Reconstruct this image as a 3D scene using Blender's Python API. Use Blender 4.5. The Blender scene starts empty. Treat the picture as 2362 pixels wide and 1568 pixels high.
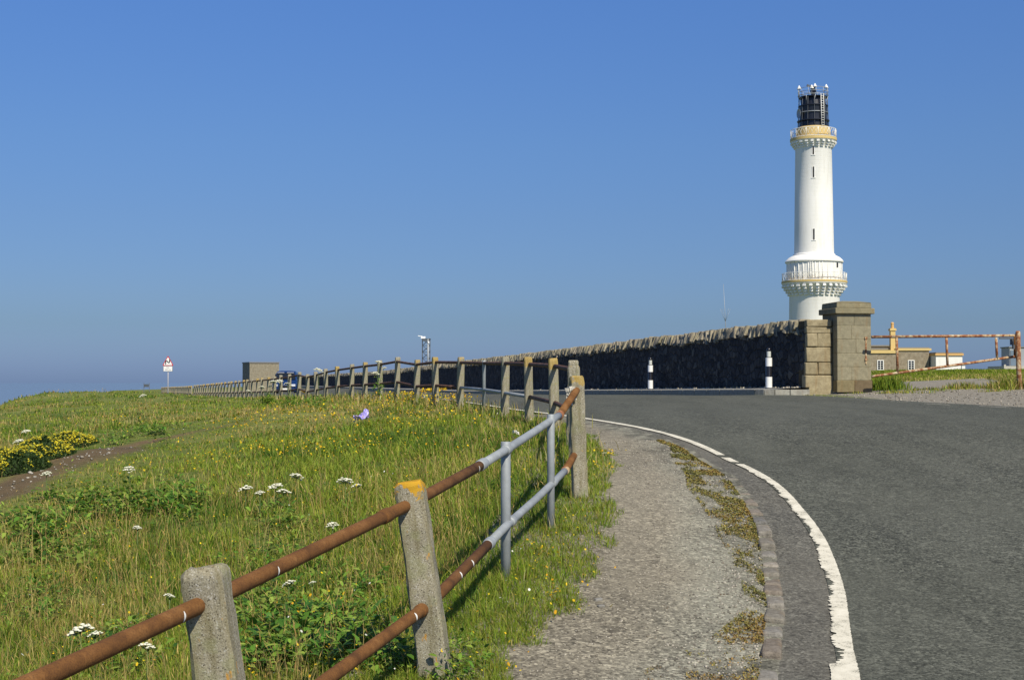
import bpy, math, random
import numpy as np
from mathutils import Vector, Matrix

random.seed(7)
rng = np.random.default_rng(11)
R = math.radians
SC = bpy.context.scene
COL = SC.collection

# ------------------------------------------------------------------ camera frame
# World origin = the photographer's eye, x right, y forward, z up (metres).
F, CX, HOR = 3279.0, 1180.5, 880.0          # focal length / centre / horizon of the survey picture


def at(x, y, Y):
    """A surveyed picture point at the distance Y becomes a point of the place."""
    return np.array([(x - CX) / F * Y, Y, -(y - HOR) / F * Y])


def srgb(r, g, b):
    return tuple((c / 255 / 12.92) if c / 255 <= .04045 else ((c / 255 + .055) / 1.055) ** 2.4 for c in (r, g, b))


# ------------------------------------------------------------------ noise
def _hash(ix, iy, s):
    h = (ix.astype(np.int64) * 374761393 + iy.astype(np.int64) * 668265263 + s * 974711) & 0x7fffffff
    h = ((h ^ (h >> 13)) * 1274126177) & 0x7fffffff
    return ((h ^ (h >> 16)) & 0xffff) / 65535.0


def vnoise(x, y, s=0):
    x = np.asarray(x, float); y = np.asarray(y, float)
    ix = np.floor(x); iy = np.floor(y)
    fx = x - ix; fy = y - iy
    fx = fx * fx * (3 - 2 * fx); fy = fy * fy * (3 - 2 * fy)
    a = _hash(ix, iy, s); b = _hash(ix + 1, iy, s); c = _hash(ix, iy + 1, s); d = _hash(ix + 1, iy + 1, s)
    return (a * (1 - fx) + b * fx) * (1 - fy) + (c * (1 - fx) + d * fx) * fy


def fbm(x, y, s=0, o=3):
    t = 0; a = .5; n = 0
    for k in range(o):
        t = t + a * vnoise(x * 2 ** k + 17.3 * k, y * 2 ** k + 9.1 * k, s + k); n += a; a *= .55
    return t / n


def smooth(a, b, x):
    t = np.clip((x - a) / (b - a), 0, 1)
    return t * t * (3 - 2 * t)


# ------------------------------------------------------------------ fence survey
near_posts = [at(474, 1305, 4.9), at(945, 1110, 7.0), at(1166, 1018, 9.0), at(1270, 955, 10.4), at(1329, 867, 11.6)]
# bend and long run: picture x, picture y of the post top, distance, post width, kind
bend = [(1327, 844, 13.6, 'c'), (1317, 831, 15.8, 'c'), (1279.5, 826, 17.9, 'c'), (1220.5, 823.6, 20.1, 'c'),
        (1164, 823, 22.2, 'c'), (1116, 831, 24.3, 's'), (1060.5, 823.6, 26.3, 'c'), (1004.5, 823.6, 28.2, 'c'),
        (959.5, 830, 30.2, 'c'), (915, 823.6, 32.1, 'c'), (877, 831, 34.0, 'c'), (841, 835.5, 35.8, 'c'),
        (810.5, 840, 37.7, 'c'), (779, 845, 39.6, 'c'), (752, 850.5, 41.4, 'c'), (730, 857, 43.3, 'c'),
        (708.5, 863, 45.2, 'c'), (689, 858, 47.0, 'c'), (667, 863, 48.9, 'c'), (648, 865, 50.7, 'c'), (633, 868, 52.6, 'c')]
far_tops = []
for (x, y, Y, k) in bend:
    far_tops.append((at(x, y, Y), k))
Y = 52.6
while Y < 97:
    Y += 1.92
    X = 6.3 - .287 * Y
    far_tops.append((np.array([X, Y, np.interp(Y, [52.6, 69, 98], [.19, .02, -.24])]), 'c'))
outer_tops = []
Y = 104.5
while Y < 157:
    xp = np.interp(Y, [104, 120, 157], [443, 420, 371])
    outer_tops.append(np.array([(xp - CX) / F * Y, Y, np.interp(Y, [104, 157], [-.30, -.62])]))
    Y += 1.95

_fy = [-15, 0, 2.9, 4.9, 7, 9, 10.4, 11.6] + [b[2] for b in bend] + [60, 98, 157, 420]
_fx = [-6.4, -2.8, -1.66, -1.05, -.47, -.03, .285, .5] + [(b[0] - CX) / F * b[2] for b in bend] + [-10.9, -21.8, -38.8, -115]


def FX(Y):
    return np.interp(Y, _fy, _fx)


# ------------------------------------------------------------------ terrain
P = []
for X, Y_, z in [(-1.07, 4.9, -1.55), (-.5, 7, -1.45), (-.02, 9, -1.25), (.28, 10.4, -1.08), (.5, 11.6, -.95), (.62, 13.6, -.82),
                 (.67, 15.8, -.72), (.54, 17.9, -.65), (.24, 20.1, -.6), (-.11, 22.2, -.56), (-.97, 26.3, -.5),
                 (-2.59, 32, -.42), (-4.26, 37.7, -.49), (-5.4, 41.4, -.58), (-7.04, 47, -.66), (-8.77, 52.5, -.76),
                 (-13.5, 69, -.95), (-21.8, 98, -1.2), (-38.7, 157, -1.5), (-62, 240, -2.0)]:
    P.append((X, Y_, z))
for x, y, Y_, dz in [(450, 905, 45, .18), (300, 897, 50, .12), (160, 899, 48, .1), (60, 924, 44, .1), (0, 931, 42, .1),
                     (-60, 940, 41, .1), (560, 970, 25, .04), (350, 1020, 22, .04), (210, 1040, 20, 0), (100, 1080, 18, 0),
                     (0, 1120, 16.5, 0), (0, 1000, 26, .12), (200, 960, 32, .12), (0, 960, 34, .12), (400, 955, 32, .12),
                     (700, 930, 29, .15), (0, 1300, 11.5, .15), (0, 1568, 7.8, .12), (300, 1200, 12.5, .15),
                     (600, 1150, 13, .15), (300, 1450, 8.2, .15), (700, 1350, 9.3, .15), (900, 1000, 19, .15),
                     (700, 1020, 19, .12), (1000, 960, 22, .12), (1100, 1050, 14.5, .15), (-200, 1130, 17, .1), (-300, 1400, 10, .1)]:
    q = at(x, y, Y_); P.append((q[0], q[1], q[2] - dz))
P += [(-16, 65, -1.2), (-24, 100, -1.6), (-34, 130, -1.6),
      (-3, 0, -1.72), (-5, -12, -1.9), (0, 0, -1.6), (5, 0, -1.6), (0, -12, -1.75), (10, -12, -1.75), (30, -10, -1.7),
      (1.3, 7.1, -1.5), (3, 7.1, -1.5), (6, 7.1, -1.5), (12, 7, -1.48), (30, 7, -1.45),
      (1.7, 9.5, -1.29), (4, 9.5, -1.29), (8, 9.5, -1.28), (2.4, 12, -1.09), (6, 12, -1.09), (14, 12, -1.08), (2.2, 15, -.84), (6, 15, -.84), (12, 15, -.84),
      (1.6, 18, -.62), (4, 18, -.62), (8, 18, -.62), (20, 18, -.62), (1, 21, -.53), (4, 22, -.5), (9, 22, -.5), (1, 26, -.47), (5, 27, -.42), (10, 27, -.4),
      (0, 33, -.43), (3, 33, -.38), (5.7, 34.2, -.337), (9, 33, -.29), (13, 33, -.25), (20, 30, -.25), (2.6, 51, -.50), (-2.8, 79, -.66), (-2, 51, -.55), (-8, 79, -.8),
      (9, 36, -.22), (13, 36, -.12), (10.2, 40, -.08), (14, 42, .06), (19, 42, .1), (19.6, 58, .40), (14, 58, .35), (26, 60, .46), (40, 60, .45), (40, 30, -.1),
      (30, 90, .35), (60, 90, .4), (30, 150, .3), (60, 150, .6), (36, 170, .2), (50, 185, .3), (90, 200, .3), (150, 100, 0), (150, 300, 0), (80, 330, 0),
      (10, 60, -.2), (5, 90, -.4), (0, 130, -.5), (0, 300, -.5), (-10, 110, -.9), (-17, 107, -.98), (-20, 135, -1.0), (-33, 200, -1.1), (-45, 275, -.85), (-52, 330, -1), (-90, 330, -2)]
for Y_, b_ in [(36, -.365), (38, -.38), (40, -.395), (42, -.41), (44, -.425), (46, -.44), (58, -.53), (65, -.58), (72, -.63), (100, -.71), (140, -.77)]:
    P.append((12.5 - .198 * Y_, Y_, b_)); P.append((13.6 - .198 * Y_, Y_, b_ - .02))
P = np.array(P)
S_ = 20.0


def _U(r2):
    return np.where(r2 > 1e-12, r2 * np.log(np.maximum(r2, 1e-12)), 0)


def _fit(P, lam):
    n = len(P); A = P[:, :2] / S_
    d = ((A[:, None] - A[None]) ** 2).sum(-1)
    K = _U(d) + lam * np.eye(n)
    Q = np.hstack([np.ones((n, 1)), A])
    M = np.block([[K, Q], [Q.T, np.zeros((3, 3))]])
    w = np.linalg.solve(M, np.concatenate([P[:, 2], np.zeros(3)]))
    return A, w


_A, _w = _fit(P, .0015)


def tps(X, Y):
    X = np.asarray(X, float).ravel() / S_; Y = np.asarray(Y, float).ravel() / S_
    out = np.empty_like(X)
    for i in range(0, len(X), 20000):
        x = X[i:i + 20000]; y = Y[i:i + 20000]
        d = (x[:, None] - _A[None, :, 0]) ** 2 + (y[:, None] - _A[None, :, 1]) ** 2
        out[i:i + 20000] = _U(d) @ _w[:-3] + _w[-3] + _w[-2] * x + _w[-1] * y
    return out


def hz(X, Y):
    """Height of the land."""
    X = np.asarray(X, float); Y = np.asarray(Y, float); shp = X.shape
    X = X.ravel(); Y = Y.ravel()
    z = tps(np.clip(X, -100, 160), np.clip(Y, -14, 340))
    s = (FX(Y) - X) * .96
    md = smooth(.5, 2.0, s) * smooth(80, 60, Y)
    z = z + md * ((fbm(X * .45, Y * .45, 3) - .5) * .16 + (fbm(X * 1.6, Y * 1.6, 8) - .5) * .09)
    rf = smooth(36, 42, Y) * smooth(8, 11, X - .22 * (Y - 36))
    z = z + rf * (fbm(X * .5, Y * .5, 5) - .5) * .10
    # the sea cliff to the left and the coast all round
    lim = np.interp(Y, [0, 15, 30, 38, 44, 50, 60, 90, 130, 200, 300], [9, 9, 9.0, 8.7, 8.0, 7.6, 7.2, 7, 6, 4, 3])
    z = z - np.minimum(np.maximum(s - lim, 0) ** 2 * .10, 40)
    z = z - np.minimum(np.maximum(Y - 340, 0) ** 2 * .02, 40) - np.minimum(np.maximum(X - 180, 0) ** 2 * .02, 40)
    return z.reshape(shp)


def seg_dist(X, Y, L):
    best = np.full(np.shape(X), 1e9); par = np.zeros(np.shape(X))
    for i in range(len(L) - 1):
        a = L[i]; b = L[i + 1]; d = b - a; n = (d ** 2).sum()
        t = np.clip(((X - a[0]) * d[0] + (Y - a[1]) * d[1]) / n, 0, 1)
        r = np.hypot(X - a[0] - t * d[0], Y - a[1] - t * d[1])
        m = r < best
        best = np.where(m, r, best); par = np.where(m, i + t, par)
    return best, par


def gverge(Y):
    """Right edge of the grass verge beside the footpath."""
    return np.interp(Y, [-15, 0, 4, 7.15, 9.35, 11, 13, 16.2, 19, 21, 24, 30, 60, 400],
                     [-5.2, -2.2, -.95, .07, .54, .78, .95, 1.0, .78, .5, .25, -1.6, -10.1, -108])


def kerbx(Y):
    """Road-side edge of the footpath kerb."""
    return np.interp(Y, [-15, 0, 5, 7.15, 8.5, 9.9, 11, 12.2, 13.5, 15.7, 18, 20.5, 24, 30, 45, 60, 100, 160, 400],
                     [-6.5, -1.4, .66, 1.36, 1.64, 1.86, 2.0, 2.1, 2.15, 2.02, 1.6, .95, .3, -1.2, -5.3, -9.7, -21.2, -38.5, -107])


_ly = [-10, 0, 5, 6.2, 7.15, 7.6, 9.35, 11.1, 13.1, 15.7, 18, 20.5, 24, 28, 34, 45, 60, 100, 150]
_lx = [-4.3, -1.0, 1.08, 1.46, 1.74, 1.82, 2.16, 2.38, 2.48, 2.24, 1.76, 1.08, .30, -.6, -2.1, -5.3, -9.6, -21.0, -36]
# smoother line through the survey points
_py = np.linspace(-10, 150, 1201)


def _catmull(xs, ys, q):
    m = np.gradient(ys, xs); out = np.empty_like(q)
    for i, v in enumerate(q):
        k = min(max(np.searchsorted(xs, v) - 1, 0), len(xs) - 2)
        h = xs[k + 1] - xs[k]; t = (v - xs[k]) / h
        out[i] = ((2 * t ** 3 - 3 * t ** 2 + 1) * ys[k] + (t ** 3 - 2 * t ** 2 + t) * h * m[k] +
                  (-2 * t ** 3 + 3 * t ** 2) * ys[k + 1] + (t ** 3 - t ** 2) * h * m[k + 1])
    return out


_px = _catmull(np.array(_ly, float), np.array(_lx, float), _py)


def linex(Y):
    return np.interp(Y, _py, _px)


def wall_x(Y):
    """Road-side face of the long boundary wall."""
    return 14.10 - .198 * Y


def wall_base(Y):
    return np.interp(Y, [34, 79, 275, 300], [-.2, -.535, -.78, -.8])


def ray_ground(x, y):
    Ys = np.concatenate([np.linspace(3, 30, 1200), np.linspace(30, 90, 900)])
    X = (x - CX) / F * Ys; Z = -(y - HOR) / F * Ys
    m = np.nonzero(hz(X, Ys) >= Z)[0]
    i = m[0] if len(m) else len(Ys) - 1
    return np.array([X[i], Ys[i], Z[i]])


_scar = np.array([ray_ground(x, y)[:2] for x, y in [(-110, 1172), (-20, 1140), (55, 1108), (125, 1078), (200, 1052), (265, 1034), (335, 1020), (420, 1003), (500, 986), (575, 968)]])


def scar(X, Y):
    X = np.asarray(X, float); Y = np.asarray(Y, float)
    d, t = seg_dist(X, Y, _scar)
    w = np.interp(t, [0, 1, 3, 5, 6, 7.5, 9], [.44, .46, .46, .36, .18, .06, .02])
    d = d + (fbm(X * 2.2, Y * 1.6, 21, 4) - .5) * .62
    return smooth(w + .12, w - .12, d)


# ------------------------------------------------------------------ scene helpers
def tag(o, label=None, cat=None, group=None, kind=None):
    if label: o['label'] = label
    if cat: o['category'] = cat
    if group: o['group'] = group
    if kind: o['kind'] = kind
    return o


def thing(name, label, cat, loc=(0, 0, 0), rz=0, group=None):
    o = bpy.data.objects.new(name, None); COL.objects.link(o)
    o.empty_display_size = .2
    o.location = [float(v) for v in loc]; o.rotation_euler = (0, 0, rz)
    return tag(o, label, cat, group)


class MB:
    def __init__(s):
        s.v = []; s.f = []; s.m = []; s.c = None

    def add(s, vs, fs, mi=0):
        b = len(s.v)
        s.v += [tuple(float(c) for c in v) for v in vs]
        for f in fs:
            s.f.append([i + b for i in f]); s.m.append(mi)
        return s

    def box(s, c, d, rz=0, mi=0, tilt=None, jit=0, taper=1):
        x, y, z = [k / 2 for k in d]
        vs = [Vector((sx * x * (taper if sz > 0 else 1), sy * y * (taper if sz > 0 else 1), sz * z)) for sz in (-1, 1) for sy in (-1, 1) for sx in (-1, 1)]
        if jit: vs = [v + Vector((random.uniform(-jit, jit), random.uniform(-jit, jit), random.uniform(-jit, jit))) for v in vs]
        M = Matrix.Rotation(rz, 3, 'Z')
        if tilt is not None: M = M @ tilt
        vs = [M @ v + Vector(c) for v in vs]
        return s.add(vs, [(0, 2, 3, 1), (4, 5, 7, 6), (0, 1, 5, 4), (2, 6, 7, 3), (0, 4, 6, 2), (1, 3, 7, 5)], mi)

    def tube(s, pts, r, n=8, mi=0, cap=True):
        pts = [Vector([float(c) for c in p]) for p in pts]
        rs = r if isinstance(r, (list, tuple)) else [r] * len(pts)
        rings = []; up = None
        for i, p in enumerate(pts):
            t = (pts[min(i + 1, len(pts) - 1)] - pts[max(i - 1, 0)]).normalized()
            if up is None:
                up = Vector((0, 0, 1)) if abs(t.z) < .9 else Vector((1, 0, 0))
            a = (up - t * up.dot(t)).normalized(); b = t.cross(a); up = a
            rings.append([p + (a * math.cos(2 * math.pi * k / n) + b * math.sin(2 * math.pi * k / n)) * rs[i] for k in range(n)])
        vs = [v for ring in rings for v in ring]; fs = []
        for i in range(len(pts) - 1):
            for k in range(n):
                k2 = (k + 1) % n
                fs.append((i * n + k, i * n + k2, (i + 1) * n + k2, (i + 1) * n + k))
        if cap:
            fs.append(tuple(range(n - 1, -1, -1))); fs.append(tuple((len(pts) - 1) * n + k for k in range(n)))
        return s.add(vs, fs, mi)

    def lathe(s, prof, n=48, c=(0, 0, 0), mi=0):
        vs = []; fs = []
        for r, z in prof:
            for k in range(n):
                a = 2 * math.pi * k / n
                vs.append((c[0] + r * math.cos(a), c[1] + r * math.sin(a), c[2] + z))
        for i in range(len(prof) - 1):
            for k in range(n):
                k2 = (k + 1) % n
                fs.append((i * n + k, i * n + k2, (i + 1) * n + k2, (i + 1) * n + k))
        return s.add(vs, fs, mi)

    def build(s, name, mats, parent=None, world=False, smooth=False, loc=None, rz=0, auto=None):
        me = bpy.data.meshes.new(name)
        vs = s.v
        if world and parent is not None:
            L = parent.location; vs = [(v[0] - L.x, v[1] - L.y, v[2] - L.z) for v in vs]
        me.from_pydata(vs, [], s.f)
        for m in (mats if isinstance(mats, (list, tuple)) else [mats]): me.materials.append(m)
        if any(s.m): me.polygons.foreach_set('material_index', s.m)
        if smooth: me.polygons.foreach_set('use_smooth', [True] * len(me.polygons))
        if auto is not None:
            me.polygons.foreach_set('use_smooth', [True] * len(me.polygons))
            me.set_sharp_from_angle(angle=R(auto))
        me.update()
        o = bpy.data.objects.new(name, me); COL.objects.link(o)
        if parent is not None: o.parent = parent
        if loc is not None: o.location = [float(c) for c in loc]
        o.rotation_euler = (0, 0, rz)
        return o


def np_mesh(name, V, loops, starts, totals, mat, cols=None, parent=None, smooth=False):
    me = bpy.data.meshes.new(name)
    me.vertices.add(len(V)); me.vertices.foreach_set('co', np.ascontiguousarray(V, np.float32).ravel())
    me.loops.add(len(loops)); me.loops.foreach_set('vertex_index', np.ascontiguousarray(loops, np.int32))
    me.polygons.add(len(starts)); me.polygons.foreach_set('loop_start', np.ascontiguousarray(starts, np.int32))
    try:
        me.polygons.foreach_set('loop_total', np.ascontiguousarray(totals, np.int32))
    except Exception:
        pass
    if smooth: me.polygons.foreach_set('use_smooth', np.ones(len(starts), bool))
    if cols is not None:
        at_ = me.attributes.new('Col', 'FLOAT_COLOR', 'POINT')
        c4 = np.ones((len(V), 4), np.float32); c4[:, :3] = cols
        at_.data.foreach_set('color', c4.ravel())
    me.materials.append(mat); me.update(calc_edges=True); me.validate()
    o = bpy.data.objects.new(name, me); COL.objects.link(o)
    if parent is not None: o.parent = parent
    return o


def grid_mesh(name, X, Y, Z, mat, cols=None, smooth=True):
    ny, nx = X.shape
    V = np.stack([X, Y, Z], -1).reshape(-1, 3)
    i = np.arange(ny * nx).reshape(ny, nx)
    q = np.stack([i[:-1, :-1], i[:-1, 1:], i[1:, 1:], i[1:, :-1]], -1).reshape(-1)
    n = len(q) // 4
    return np_mesh(name, V, q, np.arange(n) * 4, np.full(n, 4), mat, cols, smooth=smooth)


# ------------------------------------------------------------------ materials
class NT:
    def __init__(s, name):
        m = bpy.data.materials.new(name); m.use_nodes = True; s.m = m
        s.t = m.node_tree; s.b = s.t.nodes['Principled BSDF']; s.out = s.t.nodes['Material Output']
        s.tc = s.t.nodes.new('ShaderNodeTexCoord')
        s.co = s.tc.outputs['Object']

    def n(s, k, **kw):
        o = s.t.nodes.new(k)
        for a, v in kw.items(): setattr(o, a, v)
        return o

    def l(s, a, b): s.t.links.new(a, b)

    def val(s, sock, v):
        if hasattr(v, 'is_output') or isinstance(v, bpy.types.NodeSocket): s.l(v, sock)
        else: sock.default_value = v

    def noise(s, scale, detail=4, rough=.6, co=None, dist=0):
        o = s.n('ShaderNodeTexNoise'); s.l(co or s.co, o.inputs['Vector'])
        o.inputs['Scale'].default_value = scale; o.inputs['Detail'].default_value = detail
        o.inputs['Roughness'].default_value = rough; o.inputs['Distortion'].default_value = dist
        return o.outputs['Fac']

    def vor(s, scale, feature='F1', out='Distance', co=None, rnd=1):
        o = s.n('ShaderNodeTexVoronoi', feature=feature); s.l(co or s.co, o.inputs['Vector'])
        o.inputs['Scale'].default_value = scale; o.inputs['Randomness'].default_value = rnd
        return o.outputs[out]

    def ramp(s, fac, stops, interp='LINEAR'):
        o = s.n('ShaderNodeValToRGB'); s.l(fac, o.inputs['Fac']); cr = o.color_ramp; cr.interpolation = interp
        while len(cr.elements) < len(stops): cr.elements.new(.5)
        for e, (p, c) in zip(cr.elements, stops):
            e.position = p; e.color = (c, c, c, 1) if isinstance(c, (int, float)) else (*c[:3], 1)
        return o.outputs['Color']

    def mix(s, fac, a, b, mode='MIX'):
        o = s.n('ShaderNodeMix', data_type='RGBA', blend_type=mode)
        s.val(o.inputs['Factor'], fac)
        for sock, v in ((o.inputs['A'], a), (o.inputs['B'], b)):
            s.val(sock, (*v[:3], 1) if isinstance(v, tuple) else v)
        return o.outputs['Result']

    def math(s, op, a, b=None, clamp=False):
        o = s.n('ShaderNodeMath', operation=op, use_clamp=clamp)
        s.val(o.inputs[0], a)
        if b is not None: s.val(o.inputs[1], b)
        return o.outputs[0]

    def bump(s, h, strength=.4, dist=.01):
        o = s.n('ShaderNodeBump'); s.l(h, o.inputs['Height'])
        o.inputs['Strength'].default_value = strength; o.inputs['Distance'].default_value = dist
        s.l(o.outputs['Normal'], s.b.inputs['Normal'])

    def scaled(s, v):
        o = s.n('ShaderNodeMapping'); s.l(s.co, o.inputs['Vector']); o.inputs['Scale'].default_value = v
        return o.outputs['Vector']

    def sep(s, co=None):
        o = s.n('ShaderNodeSeparateXYZ'); s.l(co or s.co, o.inputs[0]); return o.outputs

    def attr(s, name='Col'):
        o = s.n('ShaderNodeAttribute', attribute_name=name); return o.outputs['Color']

    def rnd(s):
        return s.n('ShaderNodeObjectInfo').outputs['Random']

    def done(s, col=None, rough=.8, metal=0, spec=None):
        if col is not None: s.val(s.b.inputs['Base Color'], (*col[:3], 1) if isinstance(col, tuple) else col)
        s.val(s.b.inputs['Roughness'], rough); s.b.inputs['Metallic'].default_value = metal
        if spec is not None: s.b.inputs['Specular IOR Level'].default_value = spec
        return s.m


def plain(name, col, rough=.6, metal=0, var=.12, scale=6, spec=None):
    t = NT(name); f = t.noise(scale, 5)
    c = t.mix(f, tuple(k * (1 - var) for k in col), tuple(min(1, k * (1 + var)) for k in col))
    return t.done(c, rough, metal, spec)


def m_asphalt(name, dark, light, tint, pebble=160, grain=60, con=1.25, attr=False):
    t = NT(name)
    g = t.noise(grain, 2, .75); g2 = t.noise(grain * .42, 2, .6); big = t.noise(.35, 4, .6); mid = t.noise(2.2, 4)
    g3 = t.noise(grain * .55, 3, .8)
    w = .12 / con
    gg = t.math('ADD', t.math('MULTIPLY', g, .45), t.math('MULTIPLY', g3, .55))
    c = t.ramp(gg, [(.5 - w, dark), (.5, tuple((a + b) / 2 for a, b in zip(dark, light))), (.5 + w, light)])
    v4 = t.sep(t.vor(26, out='Color'))
    c = t.mix(t.math('MULTIPLY', t.ramp(v4[1], [(.90, 0.0), (.93, 1.0)]), .5), c, tuple(min(1, k * 1.5) for k in light))
    c = t.mix(t.math('MULTIPLY', t.ramp(v4[1], [(.07, 1.0), (.10, 0.0)]), .55), c, tuple(k * .5 for k in dark))
    v = t.vor(pebble * .5, out='Color'); vs = t.sep(v)
    c = t.mix(t.math('MULTIPLY', t.ramp(vs[0], [(.86, 0.0), (.95, 1.0)]), .6), c, tuple(min(1, k * 1.9) for k in light))
    c = t.mix(t.math('MULTIPLY', t.ramp(vs[0], [(.05, 1.0), (.14, 0.0)]), .75), c, tuple(k * .35 for k in dark))
    c = t.mix(t.ramp(big, [(.38, 0.0), (.66, .45)]), c, tint)
    c = t.mix(t.ramp(mid, [(.3, .25), (.5, 0.0)]), c, tuple(k * .6 for k in dark))
    c = t.mix(t.math('MULTIPLY', t.ramp(g2, [(.3, 1.0), (.40, 0.0)]), .5), c, tuple(k * .5 for k in dark))
    st = t.noise(1, 4, .6, co=t.scaled((1.5, .22, 1)))
    c = t.mix(t.math('MULTIPLY', t.ramp(st, [(.42, 0.0), (.62, 1.0)]), .22), c, tuple(k * 1.15 for k in light))
    sc = t.noise(1, 5, .7, co=t.scaled((2.6, 5.5, 1)))
    c = t.mix(t.math('MULTIPLY', t.ramp(sc, [(.68, 0.0), (.74, 1.0)]), .55), c, tuple(k * .55 for k in dark))
    if attr: c = t.mix(1, c, t.attr(), 'MULTIPLY')
    t.bump(t.math('ADD', g, t.math('MULTIPLY', g2, .6)), .6, .008)
    return t.done(c, .9, spec=.2)


M = {}
M['asphalt'] = m_asphalt('asphalt', (.023, .0245, .0175), (.120, .122, .096), (.072, .074, .056))
M['path'] = m_asphalt('path_chippings', (.094, .088, .072), (.345, .328, .270), (.225, .207, .168), 130, 62, 1.1, True)
M['gutter'] = m_asphalt('gutter_asphalt', (.050, .048, .039), (.150, .143, .116), (.130, .118, .092))
M['gravel'] = m_asphalt('gravel', (.09, .085, .07), (.28, .26, .215), (.18, .165, .13), 60, 24)
M['footway'] = m_asphalt('footway_asphalt', (.12, .12, .11), (.32, .31, .28), (.28, .27, .23))


def m_ground():
    t = NT('soil_and_turf'); c = t.attr()
    f = t.noise(14, 5, .7); g = t.noise(70, 3, .7)
    c = t.mix(t.math('MULTIPLY', t.ramp(f, [(.35, 1.0), (.6, 0.0)]), .4), c, (.045, .04, .018))
    c = t.mix(t.math('MULTIPLY', t.ramp(g, [(.6, 0.0), (.75, 1.0)]), .3), c, (.34, .31, .24))
    t.bump(t.math('ADD', f, t.math('MULTIPLY', g, .4)), .8, .03)
    return t.done(c, .95, spec=.1)


M['ground'] = m_ground()


def m_leafy(name, rough=.55, trans=.25):
    t = NT(name); c = t.attr()
    t.done(c, rough, spec=.25)
    tr = t.n('ShaderNodeBsdfTranslucent'); t.l(c, tr.inputs['Color'])
    mx = t.n('ShaderNodeMixShader'); mx.inputs[0].default_value = trans
    t.l(t.b.outputs[0], mx.inputs[1]); t.l(tr.outputs[0], mx.inputs[2]); t.l(mx.outputs[0], t.out.inputs['Surface'])
    return t.m


M['leaf'] = m_leafy('leaf', .6, .34)
M['petal'] = m_leafy('petal', .6, .2)


def m_concrete(name, cap_amt):
    t = NT(name)
    g = t.noise(150, 4, .8); m = t.noise(9, 4); s = t.vor(210, out='Color')
    r = t.rnd(); z = t.sep()[2]
    c = t.ramp(g, [(.3, (.16, .14, .095)), (.5, (.295, .268, .192)), (.7, (.44, .405, .305))])
    c = t.mix(t.math('MULTIPLY', t.ramp(t.sep(s)[0], [(.88, 0.0), (.95, 1.0)]), .7), c, (.52, .50, .43))
    c = t.mix(t.math('MULTIPLY', t.ramp(t.sep(s)[1], [(.88, 0.0), (.95, 1.0)]), .8), c, (.05, .045, .035))
    streak = t.noise(1, 4, .6, co=t.scaled((26, 26, 2.2)))
    c = t.mix(t.math('MULTIPLY', t.ramp(streak, [(.46, 0.0), (.66, 1.0)]), .6), c, (.165, .14, .065))
    # grey-green crust
    c = t.mix(t.math('MULTIPLY', t.ramp(m, [(.52, 0.0), (.62, 1.0)]), .35), c, (.26, .27, .13))
    # lichen
    lm = t.noise(13, 3, .6, dist=.4); lz = t.noise(1, 3, .6, co=t.scaled((17, 17, 9)))
    spot = t.ramp(lz, [(.66, 0.0), (.70, 1.0)])
    c = t.mix(t.math('MULTIPLY', spot, .8), c, (.50, .25, .03))
    top = t.math('ADD', t.math('MULTIPLY', t.math('SUBTRACT', z, .885), 9), t.math('MULTIPLY', t.math('SUBTRACT', lm, .5), 3.2))
    top = t.math('ADD', top, t.math('MULTIPLY', t.math('SUBTRACT', r, .55), 1.6 if cap_amt < .9 else .1))
    c = t.mix(t.math('MULTIPLY', t.ramp(top, [(.25, 0.0), (.42, 1.0)]), cap_amt), c,
              t.mix(lm, (.55, .25, .010) if cap_amt > .9 else (.36, .22, .03), (.50, .33, .04)))
    t.bump(t.math('ADD', g, t.math('MULTIPLY', m, .8)), .7, .006)
    return t.done(c, .92, spec=.15)


M['concrete'] = m_concrete('weathered_concrete', .6)
M['concrete_bare'] = m_concrete('bare_concrete', .06)
M['concrete_lichen'] = m_concrete('lichen_concrete', 1.0)


def m_rust():
    t = NT('rusty_pipe'); a = t.noise(7, 5, .65); g = t.noise(140, 3, .7)
    c = t.ramp(a, [(.3, (.090, .040, .013)), (.5, (.165, .073, .021)), (.72, (.245, .120, .040))])
    c = t.mix(t.math('MULTIPLY', t.ramp(g, [(.35, 1.0), (.55, 0.0)]), .5), c, (.050, .022, .012))
    t.bump(g, .5, .003)
    return t.done(c, .85, spec=.2)


M['rust'] = m_rust()


def m_rust_dark():
    t = NT('dark_weathered_pipe'); a = t.noise(5, 5, .65)
    c = t.ramp(a, [(.3, (.05, .03, .025)), (.6, (.13, .065, .04)), (.8, (.24, .2, .17))])
    return t.done(c, .8, spec=.25)


M['rust_dark'] = m_rust_dark()


def m_galv():
    t = NT('galvanised_steel'); a = t.noise(6, 5, .6); v = t.vor(45, out='Color')
    c = t.ramp(a, [(.3, (.22, .24, .25)), (.7, (.36, .385, .39))])
    c = t.mix(t.math('MULTIPLY', t.sep(v)[0], .3), c, (.24, .25, .245))
    return t.done(c, .6, .15, .4)


M['galv'] = m_galv()
M['dropping'] = plain('bird_dropping', (.75, .74, .68), .8)


def m_rustpaint():
    t = NT('rusted_cream_paint'); a = t.noise(1, 5, .6, co=t.scaled((9, 9, 9)))
    c = t.ramp(a, [(.36, (.17, .06, .03)), (.48, (.27, .115, .05)), (.56, (.42, .30, .17)), (.68, (.55, .47, .31))])
    t.bump(a, .3, .004)
    return t.done(c, .8, spec=.2)


M['rustpaint'] = m_rustpaint()


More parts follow.
